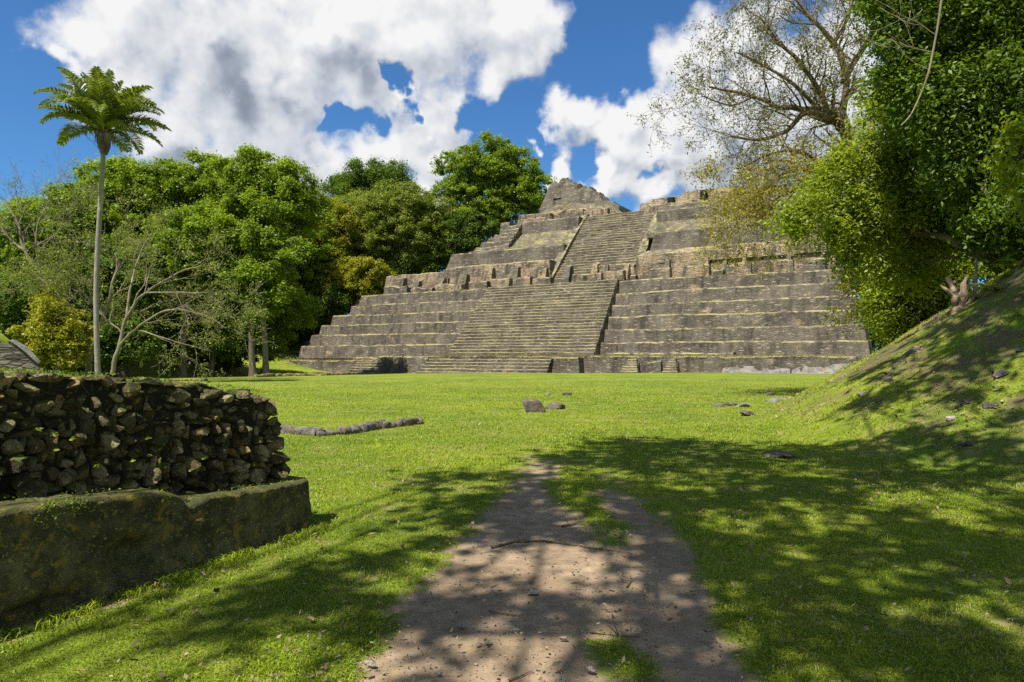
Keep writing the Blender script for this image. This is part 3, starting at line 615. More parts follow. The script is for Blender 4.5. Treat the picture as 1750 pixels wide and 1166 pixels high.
# ---------------------------------------------------------------- near ruin wall on the left
WB = np.array([-1.865, 6.60]); wroot = empty('ruined_wall', (WB[0], WB[1], 0), math.atan2(-.912, -.411))
tag(wroot, 'thick dark mossy wall of rough rubble on a plastered plinth at the left edge of the lawn', 'wall')
def pod_top(x): return np.where(x < 1.49, .455 + .055 * x, np.interp(x, [1.49, 1.62, 2.68, 4, 7], [.56, .625, .72, .77, .82]))
xs = np.arange(0, 6.6, .035)
def podium():
    front = [(0.0, -.35), (0.03, 1.0), (-.75, 1.0), (-.8, -.35)]
    P = subdiv([(0.0, -.35), (-.01, .0), (-.03, .5), (-.035, .96)], .035); T_ = subdiv([(-.055, 1.0), (-1.6, 1.0)], .05); Bk = np.array([(-1.65, -.35)])
    # (y, height share); share 0..1 of the local top, negative stays below ground
    Pr = np.vstack([P, T_, Bk]); m = len(Pr); n = len(xs)
    X = np.repeat(xs[:, None], m, 1); Y = np.broadcast_to(Pr[:, 0], X.shape).copy(); sh = np.broadcast_to(Pr[:, 1], X.shape)
    top = pod_top(X); Z = np.where(sh > 0, sh * top, sh)
    r = np.clip(1 - X / .16, 0, 1); Y = Y - .16 * (1 - np.sqrt(np.clip(1 - r * r, 0, 1))) * (Y > -.3)   # rounded corner
    V = np.stack([X, Y, Z], -1).reshape(-1, 3); Q = V.copy()
    front = (Q[:, 1] > -.12).astype(float)
    V += vn3(Q * 1.3, 61, 3) * .045 + vn3(Q * 6, 62, 3) * .020 + vn3(Q * 20, 63, 3) * .009
    # pits where plaster fell away
    for (px_, pz_, rx, rz, dp) in ((1.95, .26, .16, .10, .14), (2.55, .06, .24, .09, .12), (3.0, .45, .2, .06, .04), (.9, .2, .1, .05, .03), (1.2, .4, .14, .04, .04), (3.3, .2, .3, .06, .05)):
        k = np.exp(-(((Q[:, 0] - px_) / rx) ** 2 + ((Q[:, 2] - pz_) / rz) ** 2) ** 1.5) * front; V[:, 1] -= dp * k
    notch = np.exp(-((Q[:, 0] - 1.42) / .07) ** 2) * (Q[:, 2] > .4); V[:, 2] -= .05 * notch; V[:, 1] -= .03 * notch * front
    i = np.arange(n - 1)[:, None] * m + np.arange(m - 1)[None]
    Fq = np.stack([i, i + 1, i + m + 1, i + m], -1).reshape(-1, 4)
    mb = MB(); tint = .5 + .5 * fbm(Q * 2.3, 66); mb.add(V, Fq, tint)
    # far end face
    yy = np.linspace(-.16, -.95, 20); zz = np.linspace(-.35, 1, 30); A, B_ = np.meshgrid(yy, zz, indexing='ij')
    Ve = np.stack([np.zeros(A.size), A.ravel(), np.where(B_ > 0, B_ * .455, B_).ravel()], 1); Ve += vn3(Ve * 1.3, 61, 3) * .045 + vn3(Ve * 6, 62, 3) * .014
    k = (np.arange(19)[:, None] * 30 + np.arange(29)[None]).ravel(); mb.add(Ve, np.stack([k, k + 30, k + 31, k + 1], 1), .4)
    return mb
podium().build('plinth', M_PODIUM, wroot, smooth=True)
def wall_top(x): return np.interp(x, [.2, .9, 1.9, 2.7, 4, 7], [1.27, 1.40, 1.50, 1.56, 1.62, 1.66])
_ico = None
def ico(sub):
    import bmesh
    bm = bmesh.new(); bmesh.ops.create_icosphere(bm, subdivisions=sub, radius=1)
    V = np.array([v.co[:] for v in bm.verts]); Fc = np.array([[v.index for v in f_.verts] for f_ in bm.faces]); bm.free(); return V, Fc
ICO = {k: ico(k) for k in (1, 2, 3, 4, 5)}
def stone(c, r, seed, sub=3, flat=0.0, rough=.28, rot=0.0, boxy=.0, cuts=9):
    V, Fc = ICO[sub]; V = V.copy()
    if boxy: V = np.sign(V) * np.abs(V) ** (1 - boxy); V /= np.abs(V).max()
    V = V * (1 + rough * fbm(V * 1.1 + seed * 3.1, seed, 3)[:, None] + .10 * fbm(V * 4 + seed, seed + 1, 2)[:, None])
    rq = np.random.default_rng(seed + 77)
    for k_ in range(cuts):
        nn = rq.normal(size=3); nn /= np.linalg.norm(nn); V = V - np.maximum(0, V @ nn - rq.uniform(.48, .82))[:, None] * nn
    V = V * (1 + .035 * fbm(V * 6 + seed, seed + 2, 2)[:, None]) * 1.12
    V = V * np.asarray(r)
    a = rot; Rm = np.array([[math.cos(a), 0, -math.sin(a)], [0, 1, 0], [math.sin(a), 0, math.cos(a)]]); V = V @ Rm.T
    return V + np.asarray(c), Fc
rg = np.random.default_rng(7)
mb = MB()
# packed rubble: stones laid in wandering courses over the face and the end of the wall
z = .42; row = 0
while z < 1.66:
    x = .02; rowh = rg.uniform(.060, .105)
    while x < 5.2:
        w = rg.uniform(.045, .12) * (1.55 if rg.random() < .16 else 1)
        end = .16 + .10 * (z - .45)
        if x > end and z < wall_top(x) - .02 and z > float(pod_top(np.array(x))) - .10:
            rx, rz_, ry = w * rg.uniform(.45, .64), rowh * rg.uniform(.42, .85), rg.uniform(.06, .14)
            tint = rg.random() ** 1.6
            if rg.random() < .15: tint = 1.0
            yb = -.262 - .15 * x - .10 * (z - .45) + rg.normal() * .030
            V, Fc = stone((x, yb, z + rg.normal() * .018), (rx, ry, rz_), int(rg.integers(1e6)), 3, rot=rg.normal() * .35, boxy=rg.uniform(0, .45), rough=.5)
            V[:, 2] = np.minimum(V[:, 2], wall_top(V[:, 0]) + .012 * rg.normal() + .01)
            mb.add(V, Fc, tint)
        x += w * .95
    # end face of the wall, looking along the lawn
    y = -.26
    while y > -2.0:
        w = rg.uniform(.05, .13); y -= w
        if z < 1.27:
            V, Fc = stone((.17 + .22 * (z - .45) + rg.normal() * .025, y, z + rg.normal() * .015), (rg.uniform(.07, .11), w * .62, rowh * .65), int(rg.integers(1e6)), 2, boxy=rg.uniform(0, .4), rough=.35); mb.add(V, Fc, rg.random() ** 2)
    z += rowh * .86; row += 1
# stones along the top
for k in range(150):
    x = rg.uniform(.25, 5.2); y = rg.uniform(-2.1, -.27 - .15 * x)
    V, Fc = stone((x, y, wall_top(x) - .03 + rg.normal() * .006), (rg.uniform(.06, .14), rg.uniform(.06, .12), rg.uniform(.02, .035)), int(rg.integers(1e6)), 3); mb.add(V, Fc, rg.random() ** 2)
mb.build('rubble_stones', M_RUBBLE, wroot)
# the packed core behind the face stones
xs2 = np.arange(.24, 6.6, .06); Pr = subdiv([(-.42, .2), (-.44, 1.0), (-2.2, 1.0), (-2.2, .2)], .07); m = len(Pr); n = len(xs2)
X = np.repeat(xs2[:, None], m, 1); Z = np.where(Pr[:, 1] > .21, .2 + (Pr[:, 1] - .2) / .8 * (wall_top(X) - .24), .2)
X2 = X + .2 * (Z - .45) * np.clip(1 - (X - .24) / .5, 0, 1)
V = np.stack([X2, np.broadcast_to(Pr[:, 0], X.shape) - .15 * X * (Pr[:, 0] > -1)[None] + .155, Z], -1).reshape(-1, 3); V += vn3(V * 5, 71) * .035 + vn3(V * 14, 72) * .012
i = np.arange(n - 1)[:, None] * m + np.arange(m - 1)[None]
mb = MB(); mb.add(V, np.stack([i, i + 1, i + m + 1, i + m], -1).reshape(-1, 4), .1)
c0 = V[:m].mean(0); k = np.arange(m); mb.add(np.vstack([V[:m], c0]), np.stack([k, (k + 1) % m, np.full(m, m)], 1), .1)
mb.build('rubble_core', M_CORE, wroot)
def leaf_quads(c, L, Wd, nrm, rng, droop=0.0, axis=None):
    """rhombus leaves centred on c (n,3) with unit normals nrm"""
    n = len(c); a = rng.normal(size=(n, 3)) if axis is None else axis
    u = a - (a * nrm).sum(1)[:, None] * nrm; u /= np.linalg.norm(u, axis=1)[:, None] + 1e-9; w = np.cross(nrm, u)
    L = np.broadcast_to(L, (n,))[:, None]; Wd = np.broadcast_to(Wd, (n,))[:, None]
    V = np.stack([c - u * L * .5, c + w * Wd * .5 - u * L * .08 - nrm * L * droop, c + u * L * .5 - nrm * L * droop * 2, c - w * Wd * .5 - u * L * .08 - nrm * L * droop], 1).reshape(-1, 3)
    return V, (np.arange(n)[:, None] * 4 + np.arange(4)[None])
def unit(v): return v / (np.linalg.norm(v, axis=1)[:, None] + 1e-9)
# moss and cushion plants along the top and ledges of the wall
rng = np.random.default_rng(21)
mb = MB()
def moss(n, xa, xb, ya, yb, zf, spread=.0):
    x = rng.uniform(xa, xb, n); y = rng.uniform(ya, yb, n)
    keep = fbm(np.stack([x * 3, y * 3, 0 * x], 1), 77) > .0; x = x[keep]; y = y[keep]
    c = np.stack([x, y, zf(x) + rng.uniform(0, .02, len(x)) - spread * rng.uniform(0, 1, len(x)) ** 2], 1)
    nr = unit(rng.normal(size=c.shape) + np.array([0, .3, .8])); s = rng.uniform(.010, .024, len(x))
    V, Fq = leaf_quads(c, s, s * .6, nr, rng); mb.add(V, Fq, np.repeat(rng.random(len(x)), 4))
moss(12000, .3, 5.2, -1.9, -.30, lambda x: wall_top(x) + .005)
moss(3500, 1.6, 4.2, -.12, .0, lambda x: pod_top(x) + .0, .10)
moss(2200, .1, 5.0, -.75, -.02, lambda x: pod_top(x) + .004)
mo = mb.build('moss', L_GREEN, wroot); tag(mo, None, None, None, 'stuff')
# little weeds sprouting from the stones
wp = [(90, 745, 5.0), (118, 752, 4.9), (92, 772, 4.7), (248, 752, 5.45), (252, 780, 5.4), (270, 790, 5.5), (160, 800, 5.0), (345, 786, 5.75), (322, 805, 5.7), (430, 795, 6.1), (222, 790, 5.3), (240, 944, 4.7), (165, 862, 4.62), (60, 735, 4.8), (455, 800, 6.2), (240, 632, 5.9), (108, 618, 5.2), (355, 655, 6.2)]
WL = ['small weed in the upper left stones of the mossy wall', 'small weed right beside the upper left one, in the mossy wall', 'small weed just under the two upper left ones in the mossy wall', 'weed with upright leaves high in the middle of the mossy wall', 'weed in the middle of the mossy wall, just below the upright one', 'lowest weed of the cluster in the middle of the mossy wall',
      'weed low in the left half of the rubble, above the moss patch', 'weed in the right half of the mossy wall, halfway up', 'weed low in the rubble, left of centre of the right half', 'weed near the right end of the mossy wall, halfway up', 'weed low in the rubble between the moss patch and the plinth step', 'weed growing out of the pit in the plastered plinth', 'broad-leaved seedling on the moss patch of the plinth',
      'weed nearest the left edge of the photo in the mossy wall', 'weed nearest the right end of the rubble, low down', 'tall thin shoot standing on top of the mossy wall, left part', 'short shoot on the mossy crest of the wall near the left edge', 'thin shoot on top of the mossy wall near its right end']
for k, (u, v, Y) in enumerate(wp):
    p = at(u, v, Y); 
    # set on the face of the wall
    d2 = np.array([p[0] - WB[0], p[1] - WB[1]]); ex = np.array([-.411, -.912]); ey = np.array([.912, -.411])
    ly = d2 @ ey; tgt = -.0 if v > 855 else (-.27 if v > 660 else -.5); ray = np.array([p[0], p[1]]); 
    sc = (tgt + WB @ ey) / (ray @ ey); p = np.array([p[0] * sc, p[1] * sc, H + (p[2] - H) * sc])
    rn = np.random.default_rng(400 + k); mbw = MB(); nl = rn.integers(4, 8)
    for q in range(nl):
        a = rn.uniform(-1.5, 1.5); out = np.array([ey[0] * .6 + math.cos(a) * .4, ey[1] * .6 + math.sin(a) * .4, rn.uniform(.1, .9)]); out /= np.linalg.norm(out); L_ = rn.uniform(.022, .05)
        if v == 632: L_ *= 1.6; out = np.array([math.cos(a) * .3, 0, 1.0])
        V, Fq = leaf_quads((p + out * L_ * .7)[None], L_, L_ * .42, unit(np.cross(out, rn.normal(size=3))[None] + np.array([[0, -.4, .6]])), rn, .08, out[None]); mbw.add(V, Fq, rn.random())
        V, Fq = tube([p, p + out * L_ * .35], .0015, 3); mbw.add(V, Fq, .3)
    o = mbw.build('weed', L_RT); tag(o, WL[k], 'weed', 'weeds growing on the mossy wall')
# ---------------------------------------------------------------- ruin far left
fr = empty('ruined_building', (0, 0, 0)); tag(fr, 'grey rubble building corner with a grassy top behind the mossy wall', 'ruin')
Yr = 26.0
def ppx(pts, Y): return [tuple(at(u, v, Y)) for u, v in pts]
def prism(pts, Y0, Y1, mat, name, parent, res=.3, amp=.06, seed=0, smooth=False):
    """outline in x,z (given by photo pixels at the front distance) carried back from Y0 to Y1"""
    P = np.array(ppx(pts, Y0)); P2 = subdiv([(p[0], p[2]) for p in P] + [(P[0][0], P[0][2])], res)[:-1]; m = len(P2); n = max(2, int((Y1 - Y0) / res))
    yy = np.linspace(Y0, Y1, n); V = np.stack([np.repeat(P2[None, :, 0], n, 0) - 1.0 * (yy[:, None] - Y0), np.repeat(yy[:, None], m, 1), np.repeat(P2[None, :, 1], n, 0)], -1).reshape(-1, 3)
    # front cap as rings shrinking to the middle
    mb = MB(); i = np.arange(n - 1)[:, None] * m + np.arange(m)[None]; j = np.arange(n - 1)[:, None] * m + (np.arange(m)[None] + 1) % m
    V = V + vn3(V * 1.3, seed) * amp; mb.add(V, np.stack([i, i + m, j + m, j], -1).reshape(-1, 4))
    c = V[:m].mean(0); rings = np.linspace(1, 0.02, 12)
    C = np.concatenate([c + (V[:m] - c) * r for r in rings]); C[m:] += vn3(C[m:] * 1.3, seed) * amp * .5
    i = np.arange(11)[:, None] * m + np.arange(m)[None]; j = np.arange(11)[:, None] * m + (np.arange(m)[None] + 1) % m
    mb.add(C, np.stack([i, j, j + m, i + m], -1).reshape(-1, 4))
    return mb.build(name, mat, parent, smooth=smooth)
prism([(-260, 660), (66, 660), (66, 618), (40, 594), (24, 586), (-10, 584), (-260, 560)], Yr, Yr + 9, M_TEMPLE, 'rubble_wall', fr, amp=.10, seed=401)
prism([(18, 583), (27, 581), (46, 592), (70, 617), (66, 622), (40, 598)], Yr - .12, Yr + 8, M_SLAB, 'plaster_edge', fr, res=.2, amp=.03, seed=402)
prism([(-262, 566), (16, 586), (22, 580), (6, 570), (-30, 556), (-260, 500)], Yr + .3, Yr + 8.5, M_GROUND, 'grassy_top', fr, amp=.1, seed=403, smooth=True)
# ---------------------------------------------------------------- low stone footings on the lawn
def footing(name, pts, label, w, h, seed, mat=M_RUBBLE, step=.22, n_side=2):
    P = [gpx(u, v) for u, v in pts]; o0 = P[0]; r = np.random.default_rng(seed); mb = MB()
    for a, b in zip(P[:-1], P[1:]):
        a = np.array(a); b = np.array(b); L = np.linalg.norm(b - a); d = (b - a) / L; q = np.array([-d[1], d[0]]); s = 0
        while s < L:
            w_ = r.uniform(.6, 1.5) * step
            for k in range(n_side):
                c = a + d * s + q * ((k - (n_side - 1) / 2) * w / n_side + r.normal() * .015)
                V, Fc = stone((c[0], c[1], gz(*c) + h * .3), (w_ * .75, w / n_side * .75, h * r.uniform(.55, .85)), int(r.integers(1e6)), 2, boxy=.45, rough=.25)
                cc = V.mean(0); an = math.atan2(d[1], d[0]); x_, y_ = V[:, 0] - cc[0], V[:, 1] - cc[1]
                V[:, 0] = cc[0] + x_ * math.cos(an) - y_ * math.sin(an); V[:, 1] = cc[1] + x_ * math.sin(an) + y_ * math.cos(an)
                mb.add(V, Fc, .35 + .65 * r.random())
            s += w_
    o = mb.build(name, mat, None, True); tag(o, label, 'footing'); return o
footing('stone_footing', [(440, 736), (500, 741), (548, 745), (590, 742), (640, 734), (718, 724)], 'low bent line of pale stones in the grass just right of the mossy wall', .22, .16, 501, M_BOULDER)
footing('stone_footing', [(437, 645), (500, 643), (552, 642), (596, 640.5)], 'thin dark line of stones in the grass before the left end of the pyramid', .5, .32, 502, M_RUBBLE, .5)
footing('stone_footing', [(278, 652), (330, 651), (352, 651)], 'short faint line of stones in the far grass by the forest edge', .3, .16, 503, M_RUBBLE, .4)
# ---------------------------------------------------------------- loose stones
def rock(name, u, v, wpx, hpx, label, seed, boxy=.3, mat=M_BOULDER, depth=.8, rough=.3, cat='rock', tint=.6, rot=0):
    x, y = gpx(u, v); k = y / F; z = gz(x, y); V, Fc = stone((0, 0, hpx * k * .36), (wpx * k * .5, wpx * k * .5 * depth, hpx * k * .62), seed, 4 if wpx > 15 else 3, boxy=boxy, rough=rough, rot=rot, cuts=3 if boxy > .5 else 7)
    V = V + vn3(V * 9 / max(wpx * k, .1), seed) * wpx * k * .02
    a = np.clip(.5 + .5 * fbm(V * 5 / max(wpx * k, .1), seed), 0, 1) * tint * 1.4
    mb = MB(); mb.add(V, Fc, a); o = mb.build(name, mat, None, True); o.location = (x, y, z); tag(o, label, cat); return o
rock('boulder', 912, 704, 34, 20, 'squarish pitted grey boulder in the middle of the lawn', 601, .62, rough=.18, depth=.7)
rock('boulder', 951, 699, 33, 14, 'low wedge-shaped grey boulder right of the squarish one on the lawn', 602, .2, rough=.35, rot=.15)
rock('stone', 938, 675, 8, 4, 'small pale stone in the grass behind the two boulders, the left one', 603, tint=1)
rock('stone', 969, 675.5, 15, 5, 'small dark flat stone in the grass behind the two boulders, the right one', 604, tint=.2)
rock('stone_slab', 1240, 694, 36, 5, 'dark flat slab sunk in the grass beside a paler one', 605, .5, M_SLAB, .7, cat='slab', tint=.1, rough=.1)
rock('stone_slab', 1270, 696, 34, 7, 'pale flat slab sunk in the grass between the dark slab and the mound', 606, .5, M_SLAB, .6, cat='slab', tint=1, rough=.1)
rock('stone_slab', 1334, 687, 46, 10, 'broad pale slab in the grass at the foot of the mound', 607, .4, M_SLAB, .5, cat='slab', tint=.6, rough=.15)
rock('stone', 1276, 711, 26, 9, 'brown rough stone in the grass in front of the pale slabs', 608, .2, tint=.3)
rock('stone', 1315, 676, 15, 6, 'small brown stone in the grass behind the slabs', 609, tint=.25)
rock('stone', 1332, 782, 46, 9, 'low dark crumbling stone in the shaded grass at the mound foot', 610, .1, rough=.6, tint=.1)
for k, (u, v, w_, h_, lb) in enumerate([(1625, 776, 26, 12, 'pale three-cornered broken stone lying on the shaded slope of the mound'), (962, 1092, 18, 10, 'pale pointed pebble standing on the path beside the grass tuft'),
        (833, 1098, 17, 8, 'bluish grey oval pebble on the path'), (881, 1078, 20, 8, 'pale flat pebble on the path, right of the bluish oval one'), (790, 1070, 24, 8, 'angular grey pebble on the left part of the path'),
        (1010, 1148, 20, 14, 'grey pebble on the path at the edge of the grass tuft near the bottom'), (960, 1166, 26, 12, 'grey half-buried stone at the bottom edge of the path'), (632, 1138, 22, 14, 'dark rounded stone in the grass at the left edge of the path'),
        (284, 1003, 17, 12, 'pale pinkish stone in the grass at the foot of the plinth'), (1078, 916, 10, 6, 'small white pebble on the right track of the path'), (910, 1012, 30, 6, 'broad flat pale stone set flush in the middle of the path'),
        (1058, 1040, 16, 5, 'small flat bluish stone on the right half of the path'), (748, 1152, 18, 8, 'small brown stone on the path near the bottom left')]):
    rock('pebble', u, v, w_ * .7, h_ * .5, lb, 620 + k, .35, M_PEB, .75, cat='stone', tint=.85, rough=.55)
# the trodden gravel: uncountable crumbs of stone
mb = MB(); r = np.random.default_rng(31)
n_ = 0
while n_ < 1500:
    v = r.uniform(800, 1180); u = r.uniform(600, 1300); x, y = (u - 875) / F * H * F / (v - HV), H * F / (v - HV)
    if dirt(np.array([x]), np.array([y]))[0] < .5: 
        n_ += .2; continue
    s_ = r.uniform(.002, .006) * (1.8 if r.random() < .06 else 1); V, Fc = ICO[1]; V = V * (1 + .3 * r.normal(size=V.shape)) * s_ * np.array([1, 1, .6]) + np.array([x, y, gz(x, y) - .014 + s_ * .2])
    mb.add(V, Fc, r.random()); n_ += 1
tag(mb.build('gravel', M_PEB), 'fine gravel crumbs strewn over the earth path', None, None, 'stuff')
# twigs and a long root across the path
def stick(name, pts, rad, label, seed, mat=M_BARKR, lift=.006, n=6, cat='twig', forks=0):
    P = np.array([(*gpx(u, v), 0) for u, v in pts], float); P[:, 2] = [gz(a, b) + lift - .012 for a, b in P[:, :2]]
    Q = subdiv(P, .03); Q = Q + vn3(Q * 9, seed) * rad * .8; w = np.linspace(1, .35, len(Q)) * rad
    mb = MB(); mb.add(*tube(Q, w, n))
    r = np.random.default_rng(seed)
    for k in range(forks):
        q = Q[int(len(Q) * r.uniform(.3, .8))]; d = np.append(r.normal(size=2), .3); d /= np.linalg.norm(d); mb.add(*tube([q, q + d * rad * 9, q + d * rad * 16], [rad * .5, rad * .4, rad * .2], 4))
    tag(mb.build(name, mat), label, cat)
stick('root', [(840, 935), (880, 924), (930, 923), (985, 931), (1030, 937), (1080, 944)], .012, 'long thin root running across the earth path', 701, cat='root')
stick('twig', [(1071, 1002), (1078, 992), (1090, 985)], .006, 'short crooked twig on the right half of the path', 702, forks=1)
stick('twig', [(1008, 1078), (1050, 1084), (1095, 1086)], .008, 'brown stick lying beside the grass tuft on the path', 703, forks=2)
stick('twig', [(870, 1160), (892, 1152), (910, 1143)], .006, 'thin stick near the bottom of the path', 704)
stick('twig', [(835, 1042), (880, 1050), (935, 1045)], .005, 'faint pale twig in the middle of the path', 705)
stick('twig', [(960, 898), (985, 894), (1000, 896)], .01, 'short stubby stick at the start of the right track', 706, forks=1)
stick('twig', [(130, 1050), (165, 1046), (190, 1038)], .007, 'thin brown twig in the grass below the plinth', 707)
# ---------------------------------------------------------------- trees
def crown_mesh(lobes, leaf, dens, rng, clump=1.0, flat=.6, droop=.0, hollow=.55, wl=.55, tmin=0.0):
    """lobes: (cx,cy,cz,rx,ry,rz). leaf clumps spread over and inside the lobes, each clump a loose cushion of leaves"""
    mb = MB(); cl_all = []
    for (cx, cy, cz, rx, ry, rz) in lobes:
        area = 4 * math.pi * ((rx * rz) ** 1.6 / 3 * 3) ** (1 / 1.6) * .9
        n = max(6, int(area / (math.pi * clump ** 2) * 1.75))
        d = unit(rng.normal(size=(n * 2, 3))); d = d[(d[:, 2] > -.35) | (rng.random(len(d)) < .45)][:n]; n = len(d)
        rad = np.where(rng.random(n) < .25, rng.uniform(hollow * .7, hollow, n), rng.uniform(.78, 1.08, n)) * (1 + .16 * fbm(d * 2.2 + cx, 3))
        c = np.array([cx, cy, cz]) + d * rad[:, None] * np.array([rx, ry, rz]); cl_all.append(c)
        cr = clump * rng.choice([.35, .6, .9, 1.2, 1.5], n, p=[.2, .28, .27, .17, .08]); ct = rng.random(n)
        k = np.maximum(4, (dens * cr ** 2 / (leaf ** 2) * 21).astype(int)); idx = np.repeat(np.arange(n), k); N = len(idx)
        q = unit(rng.normal(size=(N, 3)) + np.array([0, 0, .30])); rr = np.abs(rng.normal(.62, .34, N))
        st_r = rng.uniform(.6, 1.5, (n, 3)); st_r[:, 2] *= flat
        off = q * rr[:, None] * cr[idx][:, None] * st_r[idx]; off[:, 2] -= .22 * cr[idx] * (q[:, :2] ** 2).sum(1) * rr
        pts = c[idx] + off
        nr = unit(q * .55 + np.array([0, 0, .55]) + rng.normal(size=(N, 3)) * .55)
        s = leaf * rng.uniform(.5, 1.6, N)
        V, Fq = leaf_quads(pts, s, s * wl, nr, rng, droop)
        t = np.clip(.45 * ct[idx] + .55 * rng.random(N) + .12 * (q[:, 2] > .4), tmin, 1)
        mb.add(V, Fq, np.repeat(t, 4))
    return mb, np.concatenate(cl_all)
def limbs(trunk_pts, r0, targets, rng, every=1, thin=.30, sides=5):
    mb = MB(); P = np.array(trunk_pts, float); w = np.linspace(1, .45, len(P)) * r0
    Q = subdiv(P, max(.5, r0 * 2)); ww = np.interp(np.linspace(0, 1, len(Q)), np.linspace(0, 1, len(P)), w)
    ww = ww * (1 + .5 * np.exp(-np.arange(len(Q)) / 1.5)); Q = Q + vn3(Q * .35, int(rng.integers(99))) * r0 * .5
    mb.add(*tube(Q, ww, 8))
    for t in targets[::every]:
        i = int(len(Q) * rng.uniform(.45, 1)) - 1; s = Q[i]; L = np.linalg.norm(t - s)
        m = (s + t) / 2 + np.array([0, 0, .12 * L]) + rng.normal(size=3) * L * .07
        tt = np.linspace(0, 1, 7)[:, None]; C = (1 - tt) ** 2 * s + 2 * tt * (1 - tt) * m + tt ** 2 * t
        mb.add(*tube(C, np.linspace(ww[i] * thin, .03 + r0 * .03, 7), sides))
    return mb
GROW = 1.16
def px_lobes(lobes, Y, squash=.85, rng=None, dy=.8):
    out = []
    for l in lobes:
        u, v, r = l[:3]; yy = Y + (l[3] if len(l) > 3 else 0); p = at(u, v, yy); rr = r * GROW * yy / F; rz = (l[4] if len(l) > 4 else squash) * rr
        out.append((p[0], p[1], p[2], rr, rr * dy, rz))
    return out
def tree(name, label, cat, group, base, lobes, Y, leafm, barkm, leaf=.31, dens=1.0, clump=1.1, r0=.4, seed=0, every=9, top=None, flat=.6, squash=.85, wl=.55, lean=None, dy=.8, tmin=0.0):
    rng = np.random.default_rng(seed); L = px_lobes(lobes, Y, squash, dy=dy)
    bx, by = base if base else (np.mean([l[0] for l in L]), np.mean([l[1] for l in L]))
    bz = gz(bx, by) - .2; root = empty(name, (bx, by, bz)); tag(root, label, cat, group)
    mb, cl = crown_mesh(L, leaf, dens, rng, clump, flat, wl=wl, tmin=tmin)
    mb.build('crown', leafm, root, origin=(bx, by, bz))
    tx = np.mean([l[0] for l in L]); ty = np.mean([l[1] for l in L]); tz = max(l[2] for l in L); mz = (bz + tz) / 2
    tr = limbs([(bx, by, bz), (bx * .7 + tx * .3 + rng.normal() * .4, by * .7 + ty * .3, bz + (tz - bz) * .35), (bx * .3 + tx * .7, by * .3 + ty * .7, bz + (tz - bz) * .7), (tx, ty, tz)], r0, cl, rng, every)
    tr.build('trunk', barkm, root, origin=(bx, by, bz), smooth=True)
    return root
FG = 'trees of the forest edge beyond the plaza'
